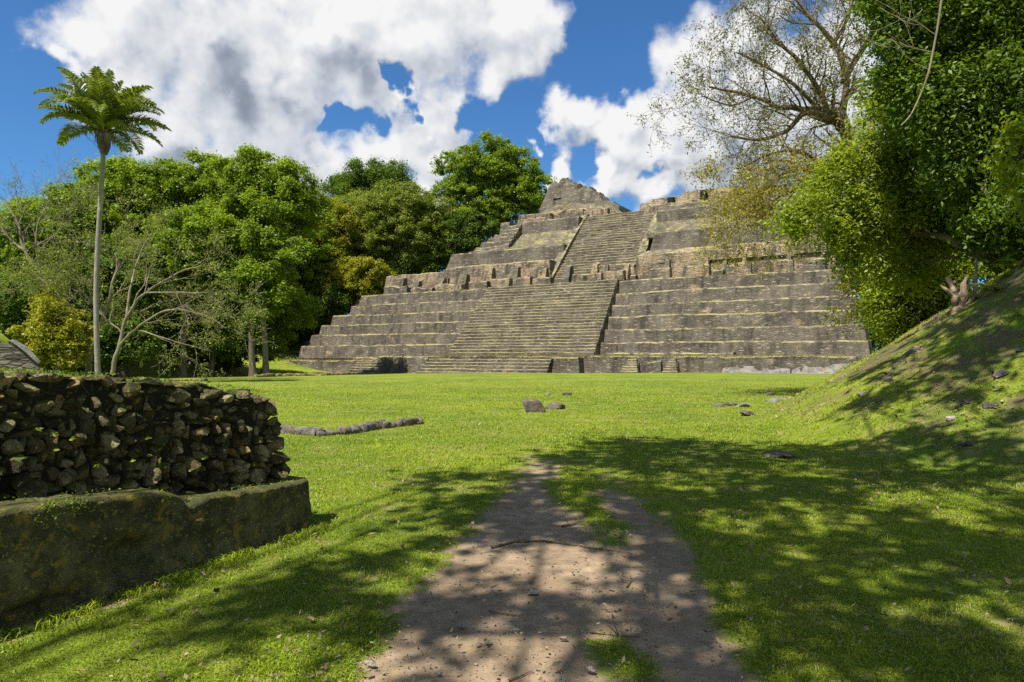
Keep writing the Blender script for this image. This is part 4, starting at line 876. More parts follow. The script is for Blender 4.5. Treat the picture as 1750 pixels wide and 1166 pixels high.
T = [  # label, lobes (u, v, r[, dy]), distance, leaf material, options
 ('tall broad bright green tree with pale limbs showing, highest of the left forest', [(440, 300, 48), (495, 325, 42, 2), (400, 310, 40), (460, 355, 58), (520, 370, 38, 3), (405, 370, 42)], 87.5, L_GREEN, dict(r0=.4, every=6, barkm=M_BARKP)),
 ('wide rounded green tree just left of the highest one in the left forest', [(345, 305, 40), (300, 320, 44), (372, 340, 40), (320, 365, 50), (268, 345, 38)], 92, L_GREEN, {}),
 ('green domed tree whose crown stands right behind the palm trunk', [(215, 320, 44), (250, 330, 38), (175, 350, 40), (222, 372, 50), (262, 385, 40)], 90, L_GREEN, {}),
 ('green tree with a rounded top left of the palm trunk', [(130, 345, 34), (95, 365, 36), (150, 385, 42), (100, 410, 42)], 84, L_GREEN, {}),
 ('green tree crown at the far left edge, below the bare pale branches', [(45, 385, 42), (10, 410, 40), (60, 430, 44), (5, 470, 40), (-30, 400, 40)], 78, L_GREEN, {}),
 ('dark bushy tree low at the left edge of the photo', [(30, 500, 46), (-20, 520, 40), (60, 545, 34), (10, 565, 36)], 70, L_DEEP, {}),
 ('deep green tree in the middle of the left forest, under the domed ones', [(300, 410, 48), (350, 400, 44), (265, 440, 44), (330, 455, 46)], 84, L_GREEN, {}),
 ('deep green tree behind the bare tree, right of the palm', [(215, 440, 44), (180, 470, 40), (240, 490, 46), (200, 520, 40)], 82, L_DEEP, {}),
 ('full green tree right of the bare twigs, below the highest crown', [(420, 430, 50), (470, 440, 44), (390, 465, 42), (445, 490, 50)], 84, L_GREEN, {}),
 ('glossy green bushy tree at the foot of the forest, left of the pyramid corner', [(440, 540, 46), (490, 530, 38), (405, 555, 40), (445, 580, 38), (480, 560, 26)], 96, L_GREEN, {}),
 ('dark green tree standing over the low left corner of the pyramid', [(535, 440, 46, 4), (500, 470, 44), (545, 490, 38, 6), (505, 520, 40), (540, 530, 24, 8)], 122, L_GREEN, {}),
 ('yellow-green tree behind the highest left crown, towards the pyramid', [(540, 365, 34), (570, 385, 34), (525, 405, 36), (560, 425, 36)], 128, L_YEL, dict(dens=.9)),
 ('shaded green tree low between the bare twigs and the pyramid', [(360, 520, 44), (330, 550, 40), (390, 575, 34), (350, 590, 30)], 88, L_DEEP, {}),
 ('dark pointed tree rising behind the olive trees between the forest and the tall tree', [(585, 318, 24, 6), (625, 300, 28, 6), (660, 300, 24, 6), (680, 310, 18, 6), (600, 335, 30, 6), (650, 330, 36, 6)], 140, L_DEEP, dict(flat=.8, clump=1.4, tmin=.3)),
 ('hazy olive tree with fine leaves left of the tall dark green one', [(665, 355, 42), (700, 345, 32), (640, 380, 42), (680, 400, 50), (715, 385, 36)], 130, L_OLIVE, dict(leaf=.28, dens=.75, barkm=M_BARKP, every=5)),
 ('olive green tree behind the yellow shrub, left of the fine-leaved one', [(600, 370, 34), (580, 400, 34), (615, 420, 40), (640, 440, 34)], 134, L_OLIVE, dict(dens=.9)),
 ('olive green tree squeezed between the fine-leaved tree and the tall dark green one', [(745, 365, 30), (735, 400, 36), (760, 415, 32), (740, 440, 32)], 132, L_OLIVE, dict(dens=.9)),
 ('tall dark green tree with a rounded many-lobed crown rising left of the summit temple', [(835, 272, 40), (790, 290, 38), (875, 290, 38), (905, 318, 30), (780, 330, 34), (830, 325, 50), (880, 345, 38), (800, 370, 40), (850, 375, 36), (905, 340, 22)], 136, L_GREEN, dict(leaf=.36, r0=.7, every=12)),
 ('dark lower tree hugging the left flank of the upper pyramid', [(780, 400, 34), (800, 420, 26), (765, 430, 30), (820, 390, 28), (720, 445, 34)], 132, L_DEEP, {}),
 ('dark green bushy tree just left of the room row of the pyramid', [(690, 450, 30), (660, 470, 28), (720, 465, 24), (630, 480, 30)], 130, L_DEEP, {}),
 ('bright yellow-green round shrub beside the left shoulder of the pyramid', [(600, 465, 26), (575, 480, 24), (630, 462, 22), (605, 490, 28), (648, 470, 16), (570, 500, 20)], 122, L_YEL, dict(leaf=.26, clump=.8, tmin=.45)),
 ('shaded tree below the yellow shrub at the left steps of the pyramid', [(570, 510, 28), (545, 550, 20), (590, 500, 20), (548, 515, 28)], 122, L_DEEP, {}),
 ('yellow-green leafy shrub in front of the forest, left of the palm foot', [(85, 530, 34), (110, 565, 36), (70, 575, 34), (95, 600, 34), (130, 600, 26)], 62, L_YEL, dict(leaf=.24, clump=.7, dens=.8)),
 ('low dark bushes at the forest foot behind the palm', [(165, 590, 34), (215, 575, 36), (190, 610, 30), (240, 600, 24)], 78, L_DEEP, dict(clump=.9)),
 ('light green creeper-covered bush above the earth bank', [(260, 560, 26), (290, 555, 28), (240, 580, 22), (315, 575, 24)], 92, L_RT, dict(clump=.8, leaf=.28)),
 ('dark bush in the shade at the right end of the earth bank', [(345, 600, 26), (375, 605, 24), (400, 610, 18)], 94, L_DEEP, dict(clump=.8)),
 ('dark shrub in the shade beside the first corner blocks of the pyramid', [(430, 612, 22), (465, 605, 22), (490, 590, 16)], 122, L_DEEP, dict(clump=.8)),
 ('distant dark tree behind the forest on the far left', [(60, 440, 60), (150, 450, 60), (230, 430, 70), (120, 540, 60), (220, 540, 60)], 112, L_DEEP, dict(clump=1.6, leaf=.5)),
 ('distant dark tree behind the middle of the forest', [(330, 430, 75), (430, 420, 75), (330, 540, 65), (430, 540, 65)], 118, L_DEEP, dict(clump=1.7, leaf=.5)),
 ('distant dark tree between the forest and the olive trees', [(540, 420, 60), (600, 430, 55), (530, 520, 50), (660, 440, 50)], 150, L_DEEP, dict(clump=1.8, leaf=.55)),
 ('distant dark tree behind the olive trees beside the pyramid', [(720, 410, 50), (770, 400, 46), (690, 420, 45)], 155, L_DEEP, dict(clump=1.8, leaf=.55)),
 ('row of dark undergrowth low at the left edge of the forest', [(10, 600, 34), (60, 610, 34), (110, 615, 30), (150, 600, 30)], 84, L_DEEP, dict(clump=.9)),
 ('dark green thicket behind the thick-trunked bare tree', [(120, 500, 42), (160, 530, 40), (110, 560, 40), (170, 570, 36)], 90, L_GREEN, {}),
 ('dark green thicket above the earth bank, behind the bare twigs', [(270, 500, 42), (320, 500, 44), (290, 540, 36), (250, 540, 36)], 98, L_GREEN, {}),
 ('dark green thicket right of the bare twigs, under the big crowns', [(370, 500, 44), (400, 530, 40), (420, 590, 30), (370, 560, 34)], 97, L_DEEP, {}),
 ('leafy dark thicket touching the lowest left steps of the pyramid', [(500, 560, 40, 6), (530, 560, 26, 12), (480, 590, 30, 4), (515, 520, 40, 12), (548, 530, 26, 10), (560, 500, 30, 10)], 126, L_DEEP, {}),
 ('distant dark thicket seen past the left corner of the pyramid', [(560, 540, 50), (520, 580, 50), (600, 500, 50), (470, 600, 50), (640, 480, 40)], 160, L_DEEP, dict(clump=1.8, leaf=.55)),
 ('distant green tree behind the left forest crowns, near the palm', [(200, 340, 60), (290, 350, 60), (380, 350, 65), (120, 400, 60), (460, 370, 60)], 116, L_GREEN, dict(clump=1.5, leaf=.5)),
]
for k, (lab, lobes, Y, lm, o) in enumerate(T):
    o = dict(o); bm_ = o.pop('barkm', M_BARK)
    nm = 'shrub' if ('shrub' in lab.split(' in ')[0] or 'bush ' in lab or 'bushes' in lab) else 'tree'
    tree('broadleaf_tree' if nm == 'tree' else 'forest_shrub', lab, nm, FG, None, lobes, Y, lm, bm_, seed=900 + k, **o)

# ---- branching skeletons
def grow(mb, tips, p, d, L, r, lvl, rng, up=.12, bend=.28, nb=(2, 4), shrink=(.55, .78), ang=(25, 58), minr=.006):
    n = 6; P = [p]; dd = d / np.linalg.norm(d)
    for k in range(n - 1):
        dd = dd + rng.normal(size=3) * bend * .45 + np.array([0, 0, up * .35]); dd /= np.linalg.norm(dd); P.append(P[-1] + dd * L / (n - 1))
    P = np.array(P); r1 = max(minr, r * .55); mb.add(*tube(P, np.linspace(r, r1, n), 7 if r > .08 else (5 if r > .03 else 3)))
    if lvl <= 0: tips.append(P); return
    if lvl == 1: tips.append(P)
    for k in range(rng.integers(nb[0], nb[1] + 1)):
        w = rng.uniform(.3, 1.0) if k else 1.0; x = w * (n - 1); i = min(int(x), n - 2); q = P[i] + (P[i + 1] - P[i]) * (x - i)
        a = R(rng.uniform(*ang)) * (.5 if k == 0 else 1); ax = unit(rng.normal(size=(1, 3)))[0]; t = P[i + 1] - P[i]; t /= np.linalg.norm(t); ax = ax - ax @ t * t; ax /= np.linalg.norm(ax)
        nd = t * math.cos(a) + ax * math.sin(a)
        grow(mb, tips, q, nd, L * rng.uniform(*shrink), max(minr, (r + (r1 - r) * w) * rng.uniform(.5, .72)), lvl - 1, rng, up, bend, nb, shrink, ang, minr)
def tip_leaves(tips, per, leaf, rng, spread, hang=.3, frac=1.0, wl=.4):
    mb = MB()
    for P in tips:
        if rng.random() > frac: continue
        k = rng.poisson(per) + 1; w = rng.uniform(.2, 1, k) * (len(P) - 1); i = np.minimum(w.astype(int), len(P) - 2); q = P[i] + (P[i + 1] - P[i]) * (w - i)[:, None]
        q = q + rng.normal(size=q.shape) * spread; q[:, 2] -= abs(rng.normal(size=k)) * spread * hang
        s = leaf * rng.uniform(.6, 1.3, k); V, Fq = leaf_quads(q, s, s * wl, unit(rng.normal(size=(k, 3)) + np.array([0, 0, .5])), rng, .1); mb.add(V, Fq, np.repeat(np.clip(rng.normal(.5, .25) + rng.normal(size=k) * .2, 0, 1), 4))
    return mb
def limb_px(mb, pts, r0, r1, rng, seed=0):
    """limb through photo points (u, v, distance)"""
    P = np.array([at(*p) for p in pts]); n = len(P); tt = np.linspace(0, n - 1, n * 7); i = np.clip(tt.astype(int), 0, n - 2); f = (tt - i)[:, None]
    P0 = P[np.maximum(i - 1, 0)]; P1 = P[i]; P2 = P[i + 1]; P3 = P[np.minimum(i + 2, n - 1)]
    C = .5 * ((2 * P1) + (-P0 + P2) * f + (2 * P0 - 5 * P1 + 4 * P2 - P3) * f ** 2 + (-P0 + 3 * P1 - 3 * P2 + P3) * f ** 3)
    C = C + vn3(C * .8, seed) * r0 * .9; rad = np.linspace(r0, r1, len(C)); mb.add(*tube(C, rad, 8)); return C, rad
# bare pale trees before the left forest
def bare(name, label, limbs_px, seed, mat, lvl, leafm, per, frac, twl, base_uv, Y, leaf=.22):
    rng = np.random.default_rng(seed); mb = MB(); tips = []
    for pts, r0, r1 in limbs_px:
        C, rad = limb_px(mb, pts, r0, r1, rng, seed)
        for k in range(int(len(C) * .30), len(C), 4):
            d = unit(rng.normal(size=(1, 3)))[0] + (C[k] - C[k - 1]) / (np.linalg.norm(C[k] - C[k - 1]) + 1e-6) * .9 + np.array([0, 0, .2])
            grow(mb, tips, C[k], d, twl * rng.uniform(.6, 1.2), max(.02, rad[k] * .5), lvl, rng, up=.05, bend=.34, minr=.012)
    b = at(*limbs_px[0][0][0]); b[2] = gz(b[0], b[1]) - .2
    root = empty(name, tuple(b)); tag(root, label, 'tree', 'leafless trees of the forest edge')
    mb.build('trunk', mat, root, origin=b, smooth=True); tip_leaves(tips, per, leaf, rng, .25, frac=frac).build('crown', leafm, root, origin=b)
    return root
bare('bare_tree', 'bare pale tree with sprawling drooping twigs right of the palm', [
    ([(192, 640, 60), (202, 590, 60), (215, 545, 60), (250, 500, 60), (300, 470, 60), (345, 455, 60)], .20, .05), ([(203, 590, 60), (235, 560, 59), (290, 530, 58), (350, 540, 58), (385, 560, 58)], .12, .03),
    ([(215, 545, 60), (225, 480, 61), (240, 430, 62), (262, 395, 62)], .13, .03), ([(250, 500, 60), (300, 500, 59), (355, 500, 58)], .08, .03), ([(240, 565, 59), (270, 575, 58), (320, 590, 58), (360, 600, 58)], .06, .02)], 41, M_BARKP, 3, L_OLIVE, 9, .6, 3.0, None, 60)
bare('bare_tree', 'thick-trunked tree with grey trailing branches left of the palm foot', [
    ([(148, 640, 66), (160, 590, 66), (178, 540, 66), (190, 490, 66), (205, 450, 66)], .30, .08), ([(160, 590, 66), (130, 540, 65), (95, 500, 65), (60, 470, 65)], .14, .04), ([(178, 540, 66), (140, 500, 65), (110, 470, 64)], .12, .04)], 42, M_BARKP, 3, L_OLIVE, 14, .8, 2.8, None, 66)
bare('bare_tree', 'leafless pale branching tree rising against the sky at the far left', [
    ([(100, 640, 72), (96, 540, 72), (70, 470, 72), (42, 430, 72), (30, 380, 72), (8, 340, 72)], .26, .06), ([(42, 430, 72), (10, 400, 72), (-15, 360, 72)], .12, .04), ([(70, 470, 72), (62, 420, 71), (66, 380, 71), (85, 345, 71)], .13, .04), ([(62, 420, 71), (100, 395, 71), (110, 360, 71)], .08, .03)], 43, M_BARKP, 3, L_OLIVE, 5, .35, 3.4, None, 72)
# ---- the palm
pb = at(168, 641, 46); pb[2] = gz(pb[0], pb[1]) - .15; palm = empty('palm_tree', tuple(pb)); tag(palm, 'tall slender palm with a bare ringed grey trunk standing above the left forest', 'palm tree')
mb = MB(); tp = np.array([at(168, 641, 46), at(165, 570, 46), at(164, 500, 46), at(167, 420, 46), at(172, 340, 46), at(178, 240, 46)]); tp[0] = pb
tq = subdiv(tp, .35); k = 5; ker = np.ones(k) / k; tq2 = np.stack([np.convolve(np.pad(tq[:, j], k // 2, 'edge'), ker, 'valid') for j in range(3)], 1)
mb.add(*tube(tq2, np.interp(np.linspace(0, 1, len(tq2)), [0, .04, .1, 1], [.27, .19, .17, .145]), 12)); mb.build('trunk', M_PALMT, palm, origin=pb, smooth=True)
pt = at(178, 226, 46); rng = np.random.default_rng(77)
def frond(az, el, L, droop, dead=False):
    mb = MB(); n = 26; h = np.array([math.cos(az), math.sin(az), 0]); P = [pt + h * .18 + np.array([0, 0, rng.uniform(-.1, .5)])]; e = el
    for k in range(n): P.append(P[-1] + (h * math.cos(e) + np.array([0, 0, math.sin(e)])) * L / n); e -= droop * (k / n) ** 1.3 * 2 / n
    P = np.array(P); mb.add(*tube(P, np.linspace(.055, .012, len(P)), 4), .9)
    S = np.cross(h, [0, 0, 1.0]); cs = []; ax = []; ln = []
    for s in (-1, 1):
        for w in np.linspace(.12, .99, 74):
            x = w * n; i = min(int(x), n - 1); q = P[i] + (P[i + 1] - P[i]) * (x - i); tg = P[i + 1] - P[i]; tg /= np.linalg.norm(tg); up = np.cross(S, tg); up *= np.sign(up[2] + 1e-6)
            l = (.92 * math.sin(math.pi * min(1, w * .80 + .16)) + .10) * rng.uniform(.85, 1.1); a = S * s * .80 + tg * .55 + up * .42 + rng.normal(size=3) * .12; a /= np.linalg.norm(a)
            m = q + a * l * .55; a2 = a + np.array([0, 0, -.75]); a2 /= np.linalg.norm(a2); e_ = m + a2 * l * .5; wd = np.cross(a, up); wd /= np.linalg.norm(wd) + 1e-6; wd *= .046
            b = np.array([q - wd * .4, q + wd * .4, m + wd, m - wd, e_]); mb.add(b, [np.array([[0, 1, 2, 3]]), np.array([[3, 2, 4]])], rng.uniform(.1, .9))
    return mb
i_ = 0
for ring, (cnt, el0, el1, L0, dr) in enumerate([(8, 74, 86, 3.9, .7), (10, 54, 68, 4.3, 1.3), (10, 36, 50, 4.6, 1.7), (10, 18, 32, 4.6, 1.6), (5, 2, 10, 3.6, 1.2)]):
    for k in range(cnt):
        az = k / cnt * 2 * math.pi + ring * .7 + rng.normal() * .15
        frond(az, R(rng.uniform(el0, el1)), L0 * rng.uniform(.86, 1.04), dr * rng.uniform(.7, 1.25)).build('frond', L_PALM, palm, origin=pb)
mb = MB()
for k in range(40):
    az = rng.uniform(0, 6.28); h = np.array([math.cos(az), math.sin(az), 0]); z0 = rng.uniform(-.3, .35); L = rng.uniform(.7, 1.35); q = pt + h * .22 + np.array([0, 0, z0]); m = q + h * rng.uniform(.15, .42) + np.array([0, 0, -.25 * L]); e_ = m + h * .05 + np.array([0, 0, -.6 * L]); w = np.cross(h, [0, 0, 1.0]) * rng.uniform(.08, .17)
    mb.add(np.array([q - w * .6, q + w * .6, m + w, m - w, e_]), [np.array([[0, 1, 2, 3]]), np.array([[3, 2, 4]])], rng.random())
mb.build('dead_skirt', L_DEADP, palm, origin=pb)
mb = MB(); V, Fq = tube([pt + [0, 0, -1.5], pt + [0, 0, -1.0], pt + [0, 0, -.3], pt + [0, 0, .5]], [.22, .36, .42, .2], 12); V += vn3(V * 7, 5) * .06; mb.add(V, Fq); mb.build('crown_base', M_BARK, palm, origin=pb)
mb = MB(); tips = []; grow(mb, tips, pt + [-.2, 0, -1.3], np.array([-1, 0, .9]), 1.1, .015, 3, rng, up=.1, bend=.4); mb.build('epiphyte_twigs', M_BARK, palm, origin=pb)
# ---- the right side, on and behind the mound
def big(name, label, lobes, Y, leafm, seed, leaf, clump, dens, limbs_px, barkm, squash=.9, flat=1.15, wl=.42, every=14, dy=.7, grow_l=None, gleaf=None, tmin=0):
    rng = np.random.default_rng(seed); L = px_lobes(lobes, Y, squash, dy=dy); mb, cl = crown_mesh(L, leaf, dens, rng, clump, flat, .08, wl=wl, tmin=tmin)
    b = at(*limbs_px[0][0][0]); b[2] = gz(b[0], b[1]) - .2
    root = empty(name, tuple(b)); tag(root, label, 'tree', None)
    tb = MB(); Cs = []
    for j, (pts, r0, r1) in enumerate(limbs_px):
        C, rad = limb_px(tb, pts, r0, r1, rng, seed + j); Cs.append(C)
    A = np.concatenate([C[len(C) // 3:] for C in Cs])
    for t in cl[::every]:
        i = np.argmin(np.linalg.norm(A - t, axis=1)); s = A[i]; Ld = np.linalg.norm(t - s); m = (s + t) / 2 + np.array([0, 0, .1 * Ld]) + rng.normal(size=3) * Ld * .12
        tt = np.linspace(0, 1, 6)[:, None]; tb.add(*tube((1 - tt) ** 2 * s + 2 * tt * (1 - tt) * m + tt ** 2 * t, np.linspace(.03 + .008 * Ld, .01, 6), 4))
    tb.build('trunk', barkm, root, origin=b, smooth=True); mb.build('crown', leafm, root, origin=b)
    return root
GROW = 1.34
# arching many-stemmed tree
big('arching_tree', 'many-stemmed tree on the mound whose limbs arch left in yellow-green leaves before the pyramid', [
    (1410, 365, 32, -1), (1375, 392, 19, -1), (1440, 320, 40), (1470, 400, 42), (1430, 430, 24), (1500, 350, 58), (1530, 280, 54), (1470, 265, 36), (1545, 410, 50, 1), (1580, 340, 66, 1), (1520, 215, 40), (1600, 260, 56, 1), (1500, 460, 18), (1560, 455, 28), (1355, 378, 11, -1), (1440, 385, 30), (1540, 475, 24), (1620, 380, 46, 1), (1660, 330, 60, 1), (1640, 410, 30, 1), (1560, 370, 50, 2), (1600, 420, 30, 3), (1520, 430, 34, 2), (1450, 445, 11), (1395, 330, 17), (1500, 180, 30, 1), (1540, 170, 36, 2)],
    21.5, L_RT, 51, .12, .50, .52, [([(1695, 450, 20.5), (1650, 425, 20.5), (1600, 402, 21), (1545, 395, 21.5), (1490, 375, 21.5), (1430, 350, 21.5)], .16, .04), ([(1700, 452, 20.5), (1668, 400, 20.8), (1630, 350, 21), (1590, 300, 21.5), (1540, 250, 21.5)], .10, .03), ([(1704, 452, 20.5), (1690, 390, 21), (1670, 330, 21), (1640, 260, 21.5)], .09, .03),
     ([(1712, 450, 20.3), (1712, 390, 21), (1705, 320, 21), (1690, 240, 21.5)], .08, .03), ([(1718, 450, 20.4), (1735, 390, 20.6), (1745, 320, 21)], .08, .03), ([(1725, 448, 20), (1752, 400, 20.3), (1775, 340, 20.6)], .07, .03), ([(1690, 448, 20.4), (1640, 440, 20.6), (1580, 445, 21), (1520, 455, 21.5)], .06, .02)], M_BARKR)
big('dark_leafy_tree', 'towering dark green leafy tree filling the top right corner', [
    (1600, 40, 70), (1560, 100, 46), (1650, 130, 86), (1720, 60, 90), (1740, 170, 80), (1600, 180, 60), (1690, 250, 80), (1760, 280, 70), (1640, 290, 50), (1720, 350, 56), (1555, 30, 40), (1500, 0, 30), (1580, -30, 70), (1680, -40, 90), (1790, 20, 90), (1820, 180, 90), (1560, 150, 34), (1700, 410, 34), (1755, 400, 40), (1820, 330, 80), (1660, 200, 60), (1540, 60, 30), (1620, 230, 50, 2), (1690, 330, 50, 2), (1740, 350, 50, -1), (1520, 120, 26)],
    18.5, L_RD, 52, .13, .50, .75, [([(1775, 440, 19.5), (1765, 330, 19.3), (1745, 220, 19), (1720, 120, 19), (1690, 20, 19)], .26, .08), ([(1765, 330, 19.3), (1700, 260, 18.8), (1640, 180, 18.5), (1600, 90, 18.5)], .12, .04), ([(1745, 220, 19), (1800, 130, 19), (1840, 40, 19)], .12, .04)], M_BARK, every=16)
big('light_leafed_tree', 'branch of larger pale green leaves reaching in from the right edge', [(1735, 265, 34), (1712, 300, 22), (1760, 320, 34), (1722, 235, 20), (1765, 220, 30)], 15.5, L_RT, 53, .17, .40, .35,
    [([(1860, 470, 15.5), (1840, 380, 15.5), (1800, 300, 15.5), (1740, 270, 15.5)], .10, .02)], M_BARK, every=3, tmin=.4)
big('bright_bush', 'bright green bush growing behind the lower edge of the mound slope', [(1540, 520, 40), (1575, 490, 34), (1530, 545, 22, 1), (1550, 560, 26), (1600, 470, 30), (1545, 500, 26), (1520, 520, 18), (1610, 520, 30), (1560, 590, 22), (1590, 440, 26), (1640, 460, 24), (1530, 590, 16), (1530, 475, 22), (1525, 540, 16), (1530, 575, 14), (1535, 450, 26)],
    27, L_RT, 54, .15, .48, .9, [([(1570, 620, 27), (1560, 560, 27), (1550, 500, 27)], .06, .02)], M_BARK, every=10)
big('hanging_shrub', 'thin yellow-green shrub hanging before the right end of the lower terraces', [(1450, 500, 18), (1475, 525, 16), (1425, 540, 13), (1465, 550, 14), (1490, 475, 22), (1500, 510, 18), (1440, 470, 16), (1505, 570, 12), (1485, 455, 24), (1505, 490, 22), (1460, 480, 18), (1515, 540, 18)],
    36, L_YEL, 55, .15, .5, .22, [([(1560, 640, 37), (1520, 560, 36.5), (1480, 510, 36), (1440, 480, 36)], .05, .02)], M_BARKP, every=3)
big('dark_leafy_tree', 'shaded green tree deep behind the arching stems on the mound', [(1640, 430, 40), (1690, 400, 44), (1740, 420, 44), (1600, 420, 34), (1720, 350, 60), (1650, 360, 50), (1790, 400, 50)], 30, L_RD, 56, .22, .8, .9, [([(1700, 520, 30), (1700, 440, 30), (1690, 380, 30)], .15, .05)], M_BARK, every=9)
big('dark_leafy_tree', 'distant dark tree beyond the right end of the pyramid, seen under the arching limbs', [(1530, 420, 50), (1570, 500, 50), (1540, 560, 40), (1620, 440, 60), (1680, 420, 60), (1600, 560, 50), (1740, 400, 60), (1500, 350, 40), (1488, 500, 34), (1500, 590, 32), (1475, 440, 34), (1530, 620, 30)], 96, L_DEEP, 57, .40, 1.5, 1.0, [([(1580, 640, 92), (1580, 540, 92), (1570, 450, 92)], .4, .15)], M_BARK, every=12)
# sparse spreading tree
rng = np.random.default_rng(61); mb = MB(); tips = []
Ys = 31
SP = [([(1560, 560, Ys), (1530, 480, Ys), (1505, 420, Ys), (1470, 340, Ys), (1455, 250, Ys), (1440, 190, Ys)], .30, .17), ([(1455, 250, Ys), (1430, 200, Ys), (1400, 190, Ys), (1340, 185, Ys - 1), (1290, 165, Ys - 1), (1215, 150, Ys - 1.5)], .15, .03),
      ([(1440, 190, Ys), (1445, 130, Ys), (1425, 75, Ys), (1385, 30, Ys), (1350, -20, Ys)], .13, .04), ([(1442, 140, Ys), (1470, 90, Ys + 1), (1500, 40, Ys + 1), (1510, -20, Ys + 1)], .11, .04), ([(1432, 205, Ys), (1380, 195, Ys - 1), (1345, 225, Ys - 1), (1300, 238, Ys - 2), (1250, 232, Ys - 2)], .11, .03),
      ([(1450, 245, Ys), (1400, 160, Ys), (1370, 110, Ys - 1), (1330, 70, Ys - 1), (1300, 30, Ys - 1)], .10, .03), ([(1400, 190, Ys), (1350, 140, Ys - 1), (1300, 110, Ys - 1), (1260, 90, Ys - 1)], .07, .02),
      ([(1470, 340, Ys), (1430, 310, Ys - 1), (1390, 290, Ys - 2), (1340, 295, Ys - 2), (1310, 320, Ys - 3)], .12, .03), ([(1390, 290, Ys - 2), (1360, 320, Ys - 2.5), (1320, 345, Ys - 3), (1310, 385, Ys - 3)], .07, .02), ([(1420, 80, Ys), (1450, 30, Ys), (1460, -20, Ys)], .07, .03), ([(1290, 165, Ys - 1), (1250, 180, Ys - 1.5), (1200, 165, Ys - 2)], .04, .015),
      ([(1430, 300, Ys - 1), (1370, 260, Ys - 2), (1310, 265, Ys - 2), (1260, 290, Ys - 3)], .07, .02)]
for j, (pts, r0, r1) in enumerate(SP):
    C, rad = limb_px(mb, pts, r0 * 1.35, r1 * 1.5, rng, 60 + j)
    for k in range(int(len(C) * (.62 if j == 0 else .22)), len(C), 2):
        tg = (C[k] - C[k - 1]); tg /= np.linalg.norm(tg) + 1e-9; d = unit(rng.normal(size=(1, 3)))[0] * .8 + tg * .8 + np.array([0, 0, .25])
        grow(mb, tips, C[k], d, rng.uniform(.9, 1.9), max(.014, rad[k] * .42), 3, rng, up=.12 if j not in (7, 8, 11) else -.05, bend=.42, minr=.007, nb=(2, 4), ang=(30, 75))
b = at(1560, 560, Ys); b[2] = gz(b[0], b[1]) - .3; sp = empty('spreading_tree', tuple(b)); tag(sp, 'wide spreading half-bare tree with crooked branches against the white cloud, right of the pyramid', 'tree')
mb.build('trunk', M_BARKR, sp, origin=b, smooth=True)
low = [t for t in tips if t[:, 2].mean() < at(0, 275, 29)[2]]; high = [t for t in tips if t[:, 2].mean() >= at(0, 275, 29)[2]]
tip_leaves(high, 5, .13, rng, .12, frac=.65).build('crown', L_SPARSE, sp, origin=b)
tip_leaves(low, 11, .14, rng, .24, frac=.85).build('crown', L_DRY, sp, origin=b)
# hanging vine
vn_ = MB(); limb_px(vn_, [(1610, -10, 17), (1600, 60, 17), (1585, 130, 17), (1560, 190, 17), (1540, 215, 17)], .03, .015, rng, 9); tips = []
for p in [(1600, 60, 17), (1588, 120, 17), (1595, 90, 17)]: grow(vn_, tips, at(*p), np.array([-1, 0, .5]), 1.0, .012, 2, rng)
tag(vn_.build('hanging_vine', M_BARKP), 'pale woody vine hanging down through the dark leaves at the top right', 'vine')
# ---- trees behind the photographer, whose crowns shade the near lawn
def over(label, base, lobes, seed, leafm, dens):
    rng = np.random.default_rng(seed); mb, cl = crown_mesh(lobes, .22, dens, rng, .75, .6); b = (base[0], base[1], gz(*base) - .1); root = empty('shade_tree', b); tag(root, label, 'tree', 'trees behind the viewpoint')
    mb.build('crown', leafm, root, origin=b); c = np.mean(lobes, 0)[:3] + np.array([-2.5, -6.0, 0])
    limbs([b, (b[0] * .8 + c[0] * .2, b[1] * .8 + c[1] * .2, b[2] + 4), (b[0] * .4 + c[0] * .6, b[1] * .4 + c[1] * .6, c[2] - 1.5), (c[0], c[1], c[2])], .13, cl, rng, 5, thin=.25).build('trunk', M_BARK, root, origin=b, smooth=True)
def shade_lobe(x, y, z, r, rz=None):
    r = r * (1.28 if x > 1.5 else 1.12)
    """a crown lobe at height z placed so that its shadow falls round (x, y)"""
    k = z / math.tan(R(SUN_EL)); return (x + sun_h.x * k, y + sun_h.y * k, z, r, r, rz or r * .45)
rs = np.random.default_rng(12); groups = {'a': [], 'b': [], 'c': [], 'd': []}
gy = 2.6
while gy < 21:
    gx = -5.0
    while gx < 19:
        x_ = gx + rs.uniform(-.45, .45); y_ = gy + rs.uniform(-.45, .45); edge = np.interp(x_, [-4.5, -2.5, -1.2, .2, 1.6, 5.2, 7, 10, 19], [3.0, 7.4, 10.2, 12.6, 13.6, 13.8, 14.8, 17.5, 21]) - .6
        wall_side = (x_ < -1.7 - .45 * (6.5 - y_)) and y_ < 7.2
        p_ = .66 if x_ < -.6 else (.70 if x_ < 2.2 else .96)
        if y_ > edge - 1.6: p_ = .95
        if x_ > 6 and y_ > 7: p_ = .86
        if y_ < edge and not wall_side and rs.random() < p_ and x_ < .95 * y_ + 3:
            zz = 11.5 + rs.uniform(0, 1.8) + (max(0, x_ - 7) * .35); gx_ = 'a' if x_ < 0 else ('b' if x_ < 3.6 else ('c' if x_ < 8.4 else 'd'))
            groups[gx_].append(shade_lobe(x_, y_, zz, rs.uniform(.55, .95)))
        gx += 1.42
    gy += 1.42
over('tall leafy tree standing behind the viewpoint on the left', (-7.5, -6.5), groups['a'], 81, L_DEEP, .40)
over('tall leafy tree standing straight behind the viewpoint', (-2.5, -7.5), groups['b'], 82, L_DEEP, .40)
over('tall leafy tree standing behind the viewpoint on the right', (4.5, -6), groups['c'], 83, L_DEEP, .48)
over('leafy tree on the near flank of the mound, outside the frame on the right', (12.5, 3), groups['d'], 84, L_DEEP, .48)
